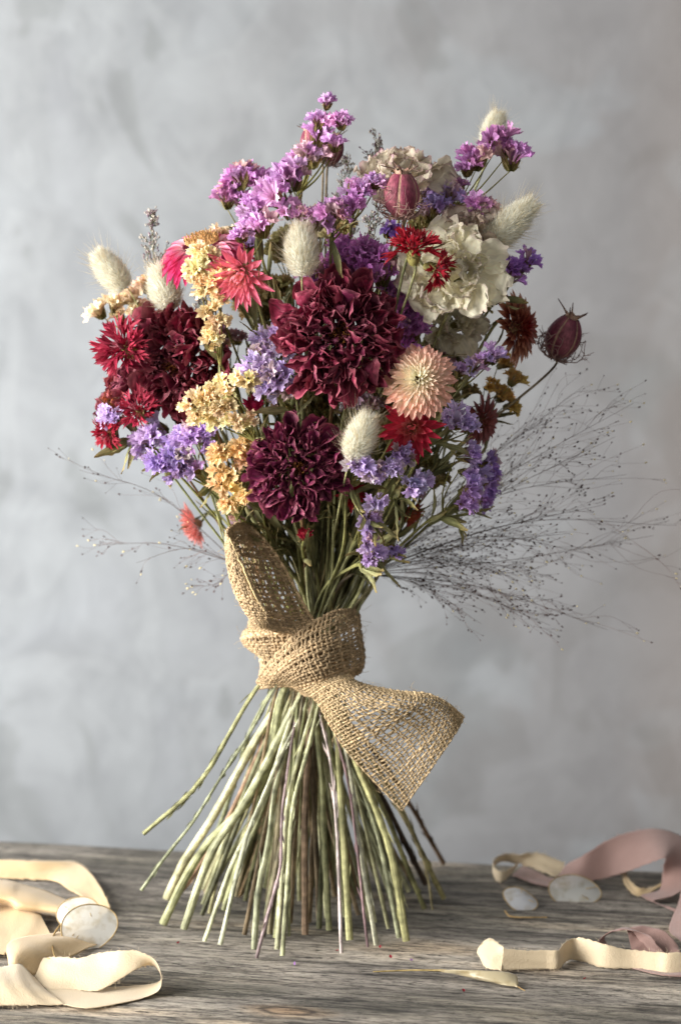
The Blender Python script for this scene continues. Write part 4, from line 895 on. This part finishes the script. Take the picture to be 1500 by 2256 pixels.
        lf.grid(V @ Rm.T+pts[i], C, np.stack([v*0.5+j, t], -1)); lf.build('leaf', M_green, root, base)
    return root
for s in SP: make(s)
# ------------------------------------------------------------------ burlap ribbon, woven yarn by yarn
def weave(mb, ctrl, nu, nv, seed, pitch_amp=2.0, rad=2.6, col=(186, 160, 124), jit=0.22, stray=60, k=U):
    r = np.random.default_rng(seed); sub = 4
    G = surf(ctrl, nu*sub+1, nv*sub+1); Nn = normals(G)
    def smp(A, iu, iv):                          # bilinear lookup
        iu = np.clip(iu, 0, nu*sub-1e-6); iv = np.clip(iv, 0, nv*sub-1e-6); a = iu.astype(int); b = iv.astype(int); fu = (iu-a)[:, None]; fv = (iv-b)[:, None]
        return (A[b, a]*(1-fu)+A[b, a+1]*fu)*(1-fv)+(A[b+1, a]*(1-fu)+A[b+1, a+1]*fu)*fv
    c0 = srgb(*col)
    for i in range(nu+1):
        edge = i in (0, nu); v = np.linspace(0, nv, nv*sub+1)
        w = np.cumsum(r.normal(size=len(v)))*0.012; u = i+w*np.hanning(len(v))*3+r.normal()*jit*0.5*(not edge)+0.06*np.sin(v*math.pi+i)
        p = smp(G, u*sub, v*sub); n = smp(Nn, u*sub, v*sub); off = np.cos(math.pi*(v+i))*pitch_amp*k
        cc = c0*r.uniform(0.78, 1.22)*(1+0.16*np.cumsum(r.normal(size=len(v)))[:, None]/math.sqrt(len(v)))
        tube(mb, p+n*off[:, None], k*rad*r.uniform(0.8, 1.2)*(1+0.15*np.sin(v*2+i))*(1.15 if edge else 1), cc, 5, cap=False, uo=i*0.37)
    for j in range(nv+1):
        u = np.linspace(0, nu, nu*sub+1)
        w = np.cumsum(r.normal(size=len(u)))*0.012; v = j+w*np.hanning(len(u))*3+r.normal()*jit*0.5+0.06*np.sin(u*math.pi+j)
        p = smp(G, u*sub, v*sub); n = smp(Nn, u*sub, v*sub); off = -np.cos(math.pi*(u+j))*pitch_amp*k
        cc = c0*r.uniform(0.78, 1.25)*(1+0.16*np.cumsum(r.normal(size=len(u)))[:, None]/math.sqrt(len(u)))
        tube(mb, p+n*off[:, None], k*rad*r.uniform(0.8, 1.25)*(1+0.15*np.sin(u*2+j)), cc, 5, cap=False, uo=j*0.53)
    for q in range(stray*2):
        u, v = r.uniform(0, nu), r.uniform(0, nv)
        if q % 2: u = r.choice([0, nu])
        b = smp(G, np.array([u*sub]), np.array([v*sub]))[0]; n = smp(Nn, np.array([u*sub]), np.array([v*sub]))[0]
        dv = unit(n*r.choice([-1, 1])+r.normal(size=3)*0.9); L = k*r.uniform(6, 22)
        tube(mb, crom([b, b+dv*L*0.5+r.normal(size=3)*L*0.2, b+dv*L+r.normal(size=3)*L*0.3], 6), k*0.32, srgb(214, 186, 140), 3, cap=False)
def PG(rows): return [[P(*c) for c in row] for row in rows]
rb = thing('burlap_ribbon', 'coarse woven tan burlap ribbon knotted around the stems with a loop and a loose tail', 'ribbon', P(675, 1430, -100))
rbase = np.array(rb.location)
# band all round the stems
def ringrow(y, rx, ry, cx, tilt=0):
    row = []
    for a in np.linspace(-0.55*math.pi, 1.45*math.pi, 17):
        row.append((cx+rx*math.cos(a), y+tilt*math.cos(a), -5+ry*math.sin(a)))
    return row
mb = MB()
rows = [ringrow(1392, 112, 88, 664, 30), ringrow(1415, 118, 94, 668, 26), ringrow(1440, 100, 92, 668, 15), ringrow(1462, 94, 90, 670, 6), ringrow(1490, 97, 88, 672, -2), ringrow(1508, 100, 86, 672, -8)]
weave(mb, PG(rows), 78, 15, 1, stray=70, rad=3.0); mb.build('wrap_band', M_jute, rb, rbase)
# left hump of the lower layer
mb = MB()
rows = [[(700,1372,-118),(640,1376,-122),(585,1384,-105),(553,1384,-70),(538,1390,-20)],
        [(705,1400,-122),(640,1402,-128),(580,1404,-112),(544,1408,-72),(534,1412,-15)],
        [(690,1430,-118),(640,1430,-124),(590,1432,-112),(556,1428,-72),(548,1428,-15)],
        [(660,1462,-105),(625,1462,-112),(596,1458,-104),(574,1446,-70),(566,1440,-15)]]
weave(mb, PG(rows), 22, 12, 2, rad=2.8); mb.build('under_layer', M_jute, rb, rbase)
# knot: the big front overwrap
mb = MB()
rows = [[(792,1312,-30),(780,1328,-78),(745,1345,-118),(700,1364,-140),(650,1398,-142),(612,1440,-132),(580,1478,-112),(566,1504,-85)],
        [(800,1345,-30),(784,1362,-88),(742,1382,-140),(690,1404,-162),(645,1432,-160),(612,1462,-146),(590,1488,-122),(578,1508,-95)],
        [(806,1392,-28),(790,1402,-92),(746,1420,-150),(694,1438,-176),(650,1458,-172),(620,1478,-154),(605,1494,-130),(598,1505,-108)],
        [(812,1432,-28),(797,1440,-92),(752,1456,-152),(704,1470,-180),(664,1482,-174),(640,1494,-152),(630,1502,-130),(626,1506,-112)],
        [(812,1462,-26),(797,1470,-88),(758,1484,-142),(716,1496,-168),(684,1505,-160),(664,1510,-140),(654,1514,-122),(648,1514,-108)],
        [(804,1482,-24),(786,1490,-70),(758,1506,-118),(726,1520,-138),(702,1530,-136),(688,1532,-125),(678,1532,-112),(670,1530,-100)]]
weave(mb, PG([[(x-12*max(0, 1-i/4.0)*(j > 0 or 1), y+(14 if j == 0 and i < 2 else 0), z) for i, (x, y, z) in enumerate(rw)] for j, rw in enumerate(rows)]), 32, 23, 3, pitch_amp=1.9, rad=2.7, stray=120); mb.build('knot', M_jute, rb, rbase)
# loop standing up at the left
mb = MB()
rows = [[(552,1160,-125),(535,1152,-132),(520,1152,-150),(506,1160,-168),(500,1172,-186),(504,1184,-196),(511,1192,-198)],
        [(592,1200,-118),(565,1196,-120),(535,1192,-138),(508,1192,-168),(499,1200,-196),(510,1212,-212),(526,1224,-214)],
        [(626,1250,-116),(592,1248,-116),(550,1244,-134),(514,1240,-172),(503,1246,-206),(522,1260,-228),(546,1272,-228)],
        [(655,1305,-118),(615,1306,-116),(570,1302,-132),(530,1296,-172),(516,1298,-208),(540,1308,-232),(568,1318,-232)],
        [(680,1350,-126),(640,1356,-124),(596,1350,-138),(556,1344,-174),(538,1342,-204),(560,1346,-226),(586,1348,-226)],
        [(694,1374,-134),(655,1384,-136),(614,1382,-150),(580,1376,-178),(560,1370,-196),(572,1372,-208),(586,1368,-210)],
        [(700,1392,-130),(664,1400,-134),(624,1396,-148),(596,1388,-170),(578,1382,-184),(578,1382,-192),(584,1380,-194)]]
weave(mb, PG(rows), 30, 31, 4, rad=2.8, stray=120); mb.build('loop', M_jute, rb, rbase)
mb = MB(); tube(mb, crom([P(506,1186,-202), P(522,1222,-218), P(540,1262,-232), P(560,1308,-238), P(582,1345,-232)], 26)+np.random.default_rng(1).normal(size=(26, 3))*U*0.7, U*2.2, srgb(226, 200, 150), 5); mb.build('loose_thread', M_jute, rb, rbase)
# tail flaring to the right
mb = MB()
rows = [[(668,1520,-150),(684,1512,-162),(706,1500,-165),(730,1492,-160),(752,1488,-150),(768,1488,-140)],
        [(700,1548,-148),(716,1536,-172),(742,1522,-185),(768,1512,-180),(786,1506,-160),(790,1504,-140)],
        [(722,1588,-150),(744,1572,-178),(782,1556,-200),(818,1544,-206),(838,1526,-185),(836,1516,-150)],
        [(744,1626,-152),(776,1608,-172),(828,1586,-192),(876,1562,-212),(892,1540,-205),(886,1524,-165)],
        [(772,1664,-152),(812,1644,-162),(864,1612,-172),(916,1576,-192),(942,1548,-200),(940,1528,-180)],
        [(808,1704,-150),(854,1680,-150),(898,1640,-158),(946,1598,-172),(978,1566,-184),(984,1548,-180)],
        [(848,1746,-146),(888,1716,-142),(922,1676,-150),(964,1628,-160),(998,1588,-166),(1006,1566,-164)],
        [(886,1786,-142),(912,1748,-140),(944,1706,-146),(978,1656,-152),(1008,1608,-154),(1022,1580,-152)]]
weave(mb, PG(rows), 26, 42, 5, pitch_amp=1.6, rad=2.0, col=(198, 173, 134), stray=120); mb.build('tail', M_jute, rb, rbase)
# ------------------------------------------------------------------ cloth ribbons on the table
def cloth(mb, rows, nu, nv, col, seed, fray=0.9, table=True, amp=1.1, fr=True):
    r = np.random.default_rng(seed); G = surf(rows, nu, nv); N_ = normals(G)
    uu, vv = np.meshgrid(np.linspace(0, 1, nu), np.linspace(0, 1, nv))
    w = np.zeros_like(uu)
    for q in range(5): w += np.sin(uu*r.uniform(3, 12)+vv*r.uniform(4, 26)+r.uniform(0, 6))/(1+q*0.4)
    G = G+N_*(w*amp*U*0.5)[..., None]
    for c_ in (0, -1):
        o = G[:, c_]-G[:, 1 if c_ == 0 else -2]; o /= np.linalg.norm(o, axis=1)[:, None]+1e-12
        G[:, c_] += o*(r.normal(size=len(G))*fray*U)[:, None]
    th = U*0.8
    A = G+N_*th/2; B = G-N_*th/2; C = np.asarray(col)
    ring = np.concatenate([A, B[:, ::-1]], 1)
    n, m = ring.shape[:2]
    uv = np.stack(np.meshgrid(np.linspace(0, 1, m), np.linspace(0, 1, n)), -1)
    mb.grid(ring, C, uv, loop=True)
    for e in (0, -1):
        a, b = A[e], B[e]; i = np.arange(nu-1); V = np.vstack([a, b]); mb.add(V, np.stack([i, i+1, nu+i+1, nu+i], 1), C)
    if fr:
        for q in range(nv//2):
            i = int(r.integers(0, nv)); c_ = 0 if r.uniform() < 0.5 else nu-1; o = unit(G[i, c_]-G[i, 1 if c_ == 0 else -2]+1e-12)
            b = G[i, c_]; tube(mb, [b, b+(o+r.normal(size=3)*0.5)*U*3, b+(o+r.normal(size=3)*0.7)*U*r.uniform(3, 6)], U*0.3, C*1.05, 3, cap=False)
def TG(rows): return [[T(*c) for c in row] for row in rows]
CRM = srgb(220, 192, 146); CRM2 = srgb(222, 202, 168); PNK = srgb(176, 142, 132)
root = thing('silk_ribbon', 'wide cream silk ribbon lying in loose folds at the left front corner', 'ribbon', T(120, 2120, 0)); rbs = np.array(root.location)
mb = MB()
# back strand: from the left edge to a fold at right, then under and back
cloth(mb, TG([[(-160,1890,30),(-160,1925,2)],[(0,1893,34),(0,1935,4)],[(70,1897,34),(66,1938,3)],[(130,1898,30),(122,1942,4)],[(172,1900,26),(150,1960,10)],[(205,1930,26),(176,1975,14)],[(232,1975,24),(205,1996,6)],[(241,2005,12),(226,2016,3)],[(222,2014,5),(200,2024,3)],[(180,2004,10),(160,2022,3)],[(120,1985,14),(110,2010,3)]]), 14, 90, CRM*0.96, 1)
# second strand: fat rolled band
cloth(mb, TG([[(-160,1920,60),(-160,1950,72),(-160,1985,58),(-160,2000,20)],[(0,1938,50),(0,1955,66),(0,1982,54),(0,1998,18)],[(50,1948,44),(48,1966,58),(44,1996,46),(42,2010,14)],[(100,1962,36),(96,1984,48),(90,2006,36),(88,2018,8)],[(150,1984,30),(142,2002,40),(132,2016,28),(128,2024,5)],[(180,2004,24),(172,2016,30),(160,2026,20),(156,2030,3)]]), 22, 70, CRM, 2)
# flat piece with torn end
cloth(mb, TG([[(-120,1990,20),(-120,2100,10)],[(0,1992,22),(0,2104,4)],[(40,2000,26),(30,2090,6)],[(70,2008,26),(70,2075,8)],[(88,2016,20),(112,2060,12)]]), 22, 40, CRM*0.98, 3, fray=3)
# strand over the middle: rises and dives right
cloth(mb, TG([[(30,2180,6),(20,2130,30),(14,2096,30)],[(60,2150,10),(34,2110,44),(16,2082,40)],[(84,2148,6),(60,2095,44),(40,2068,44)],[(130,2124,5),(104,2082,36),(90,2060,34)],[(176,2100,4),(150,2072,24),(136,2054,24)],[(215,2080,3),(190,2062,12),(180,2046,12)]]), 22, 60, CRM, 4)
# front loop
cloth(mb, TG([[(70,2168,3),(96,2110,30)],[(110,2180,3),(130,2108,44)],[(165,2182,4),(176,2112,50)],[(215,2184,8),(220,2100,62)],[(262,2160,26),(262,2096,74)],[(302,2136,44),(300,2096,76)],[(332,2128,44),(338,2112,66)],[(350,2140,28),(354,2142,46)],[(356,2158,14),(352,2180,14)],[(340,2168,6),(318,2200,3)],[(300,2172,4),(258,2214,2)],[(240,2176,3),(190,2223,2)],[(170,2180,3),(120,2212,2)],[(100,2178,3),(60,2215,2)]]), 22, 150, CRM2*0.97, 5)
# near left fold over it
cloth(mb, TG([[(-160,2218,2),(-160,2160,34),(-160,2120,30)],[(-40,2218,2),(-40,2165,34),(-40,2132,30)],[(10,2216,3),(6,2166,34),(10,2130,34)],[(62,2216,3),(40,2168,32),(42,2124,34)],[(105,2216,2),(76,2180,22),(60,2138,28)],[(142,2214,3),(108,2188,12),(82,2160,14)]]), 20, 60, CRM2, 6)
mb.build('ribbon_cloth', M_silk, root, rbs)
# pink ribbon
root = thing('silk_ribbon', 'dusty pink silk ribbon arching in loose curls at the right edge', 'ribbon', T(1440, 2000, 0)); rbs = np.array(root.location)
mb = MB()
cloth(mb, TG([[(1128,1930,3),(1152,1906,8)],[(1170,1946,3),(1185,1922,10)],[(1212,1955,3),(1222,1936,8)],[(1250,1958,3),(1250,1905,30)],[(1290,1945,6),(1288,1884,60)],[(1345,1932,18),(1338,1852,90)],[(1400,1914,50),(1395,1832,110)],[(1446,1896,84),(1448,1826,118)],[(1466,1892,90),(1498,1842,106)],[(1462,1906,70),(1530,1880,80)],[(1458,1936,34),(1520,1938,40)],[(1452,1962,12),(1490,1970,20)],[(1412,1970,4),(1440,1985,8)],[(1420,1980,3),(1462,1998,3)],[(1465,1996,3),(1500,2014,3)],[(1500,2010,10),(1560,2026,6)]]), 18, 170, PNK, 11)
cloth(mb, TG([[(1540,1900,70),(1600,1925,70)],[(1506,1950,40),(1560,1990,40)],[(1494,1990,20),(1530,2030,24)],[(1474,2048,4),(1516,2066,6)],[(1500,2075,3),(1540,2090,3)]]), 16, 50, PNK*0.92, 12)
cloth(mb, TG([[(1540,2150,3),(1540,2120,3)],[(1470,2152,3),(1480,2128,3)],[(1410,2140,3),(1425,2118,4)],[(1350,2118,4),(1365,2098,4)],[(1318,2086,14),(1330,2070,22)],[(1330,2062,36),(1352,2052,44)],[(1356,2050,46),(1388,2050,52)],[(1385,2046,46),(1430,2062,46)],[(1392,2080,14),(1450,2085,24)],[(1400,2100,4),(1470,2104,6)]]), 16, 120, PNK*0.9, 13)
cloth(mb, TG([[(1380,2044,48),(1392,2098,8)],[(1420,2041,48),(1430,2100,6)],[(1465,2054,40),(1470,2102,4)],[(1494,2086,16),(1500,2110,3)]]), 14, 40, PNK, 14)
mb.build('ribbon_cloth', M_silk, root, rbs)
# narrow cream strip standing on its edge at the front right
root = thing('silk_ribbon', 'narrow cream frayed ribbon strip standing on edge at the right front', 'ribbon', T(1270, 2130, 0)); rbs = np.array(root.location)
mb = MB()
def est(b, h): return [(b[0]*(1-q)+h[0]*q, b[1]*(1-q)+h[1]*q, h[2]*q+2) for q in (0, 0.5, 1)]
bt = [((1104,2140),(1110,2090,44)),((1155,2137),(1155,2095,38)),((1199,2136),(1199,2094,38)),((1230,2136),(1230,2094,38)),((1242,2124),(1244,2078,42)),((1256,2116),(1264,2068,44)),((1288,2121),(1290,2068,48)),((1331,2134),(1336,2082,46)),((1397,2136),(1392,2094,36)),((1440,2141),(1448,2098,38)),((1475,2146),(1480,2100,40)),((1540,2142),(1540,2094,42)),((1620,2130),(1620,2080,42))]
cloth(mb, TG([est(*q) for q in bt]), 12, 130, CRM2, 21, fray=0.9)
cloth(mb, TG([[(1104,2141,3),(1108,2112,24),(1110,2089,46)],[(1078,2136,3),(1084,2106,26),(1100,2080,48)],[(1064,2128,3),(1060,2104,22),(1077,2067,50)],[(1072,2120,4),(1052,2100,16),(1056,2086,32)],[(1082,2128,4),(1078,2110,20),(1078,2070,50)]]), 14, 34, CRM2, 22, fray=0.9)
mb.build('ribbon_cloth', M_silk, root, rbs)
# thin cream curl at the back right
root = thing('silk_ribbon', 'thin cream ribbon curling over the pink ribbon at the back right', 'ribbon', T(1180, 1920, 0)); rbs = np.array(root.location)
mb = MB()
cloth(mb, TG([[(1122,1932,6),(1142,1904,28)],[(1104,1945,3),(1108,1920,24)],[(1090,1938,4),(1086,1908,30)],[(1086,1916,14),(1092,1890,38)],[(1106,1900,20),(1118,1882,42)],[(1140,1904,16),(1150,1884,42)],[(1175,1914,14),(1180,1878,46)],[(1214,1930,8),(1208,1886,40)],[(1238,1934,5),(1244,1900,32)]]), 12, 90, CRM2*0.97, 31, fray=2.4)
cloth(mb, TG([[(1296,1938,6),(1300,1930,12)],[(1320,1934,8),(1324,1922,18)],[(1345,1924,16),(1350,1910,30)],[(1366,1926,12),(1372,1914,26)],[(1376,1950,6),(1384,1936,16)],[(1396,1972,4),(1406,1956,16)],[(1420,1974,4),(1432,1956,14)],[(1452,1956,14),(1462,1944,24)],[(1476,1946,24),(1486,1936,30)]]), 8, 90, CRM*0.97, 32)
mb.build('ribbon_cloth', M_silk, root, rbs)
# ------------------------------------------------------------------ honesty seed pods
def lun(name, label, center, rx, ry, nrm, roll, bulge, seed, stalk=None, col=srgb(232, 230, 222)):
    r = np.random.default_rng(seed); root = thing(name, label, 'seed pod', center, 'pearly honesty seed pods on the table')
    mb = MB(); th, q = np.meshgrid(np.linspace(0, 2*np.pi, 49), np.linspace(0, 1, 9))
    rr = q*(1+0.07*np.cos(2*th+1)+0.035*np.sin(3*th+seed))
    zz = bulge*(1-q**2)+0.04*rx*np.sin(th*2+seed)*q**2+0.05*rx*np.sin(3*th+2+seed)*q**3
    V = np.stack([rx*rr*np.cos(th), ry*rr*np.sin(th), zz], -1); R = frame(facing(nrm), roll)
    mb.grid(V @ R.T*U+center, col, np.stack([th, q], -1)); mb.build('membrane', M_lun, root, center)
    rm = MB(); tube(rm, (V[-1] @ R.T)*U+center, U*1.5, srgb(176, 150, 105), 5, cap=False); rm.build('rim', M_green, root, center)
    sd = MB()
    for k in range(3):
        a = r.uniform(0, 6.28); p = np.array([rx*0.4*math.cos(a), ry*0.4*math.sin(a), bulge*0.6])
        e = p*1.7+np.array([r.normal()*5, r.normal()*5, 0]); sd_ = crom([p, (p+e)/2+r.normal(size=3)*3, e], 5)@R.T*U+center; tube(sd, sd_, U*0.9, srgb(190, 165, 120), 4, cap=False)
    sd.build('seed_marks', M_green, root, center)
    if stalk is not None: s_ = MB(); tube(s_, crom(stalk, 16), np.linspace(U*2.2, U*1.6, 16), srgb(180, 150, 100), 5); s_.build('stalk', M_stem, root, center)
    return root
c = T(195, 2045, 34)
lun('honesty_pod', 'translucent white seed pod leaning on the cream ribbon folds at left', c, 64, 54, (0.30, 0.55, 0.70), 0.6, 6, 3, [T(132,2040,38), T(118,2062,30), T(116,2090,30), T(122,2112,32)])
lun('honesty_pod', 'bowl shaped white seed pod half hidden behind the leaning pod at left', T(174, 2014, 46), 47, 42, (-0.1, 0.62, 0.7), 0.2, 5, 5, col=srgb(240, 238, 228))
s_ = MB(); tube(s_, crom([T(105,2112,34), T(130,2124,30), T(164,2144,24)], 8), U*2.0, srgb(196, 170, 125), 5); tube(s_, [T(150,2136,26), T(146,2118,34)], U*1.4, srgb(196, 170, 125), 5)
tg = thing('dry_twig', 'short pale forked twig lying on the cream ribbon at left', 'twig', T(130, 2124, 30)); s_.build('twig_stem', M_stem, tg, np.array(tg.location))
c = T(1145, 1983, 14)
lun('honesty_pod', 'small pearly seed pod standing alone right of the stems', c, 40, 30, (0.1, 0.75, 0.6), -0.5, 12, 7, [T(1112,2008,4), T(1130,2021,3), T(1205,2022,3)], col=srgb(226, 228, 232))
lun('honesty_pod', 'large round pearly seed pod resting against the pink ribbon at right', T(1265, 1963, 18), 58, 42, (0.05, 0.7, 0.7), 0.0, 8, 9, col=srgb(214, 214, 208))
# long folded pod on a stalk at the front
c = T(1060, 2150, 4); root = thing('honesty_pod', 'narrow folded tan seed pod with a long stalk lying at the right front', 'seed pod', c, 'pearly honesty seed pods on the table')
mb = MB(); rows = TG([[(968,2139,6),(972,2142,4),(976,2140,3)],[(1010,2138,18),(1010,2148,6),(1012,2150,2)],[(1070,2140,22),(1060,2156,10),(1064,2162,2)],[(1112,2142,22),(1108,2162,10),(1110,2172,2)],[(1136,2150,14),(1134,2166,8),(1134,2175,2)],[(1142,2166,5),(1140,2172,4),(1139,2177,2)]])
cloth(mb, rows, 10, 40, srgb(205, 192, 158), 41, fray=0.2, fr=False, amp=0.6); mb.build('membrane', M_lun, root, c)
s_ = MB(); tube(s_, crom([T(822,2142,3), T(900,2139,4), T(960,2139,5), T(985,2140,5)], 20), np.linspace(U*1.6, U*2.6, 20), srgb(190, 165, 110), 5); s_.build('stalk', M_stem, root, c)
s_ = MB(); tube(s_, [T(1136,2172,3), T(1156,2184,3)], U*1.2, srgb(180, 150, 100), 4); s_.build('tip_spike', M_stem, root, c)
# crumbs of petals on the wood
rc = np.random.default_rng(9)
for k, (x, y) in enumerate([(392,2080), (862,2112), (905,2118), (1286,2159), (1022,2187), (650,2128), (740,2095), (838,2090)]):
    c = T(x, y, 2); mb = MB(); V, t, v = petal(9 if k else 13, 7, 4, 5, 'ovate', curl=0.8, cup=0.8, r=rc)
    R = frame(unit(rc.normal(size=3)*0.4+np.array([0, 0, 1])), rc.uniform(0, 6)); mb.grid(V@R.T*U+c, srgb(150, 40, 56) if k % 3 != 2 else srgb(170, 120, 190), None)
    places = ['left of the stems by the cream ribbon', 'in front of the right stem ends', 'right of the front stem ends', 'at the right front below the cream strip', 'near the folded pod at the front', 'in front of the middle stem ends', 'just before the thin mauve stem end', 'beside the hairy pale stem end']
    o = mb.build('petal_crumb', M_petal, None, c); o.location = c; tag(o, 'tiny fallen dried petal on the wood '+places[k], 'petal', 'fallen petal crumbs')
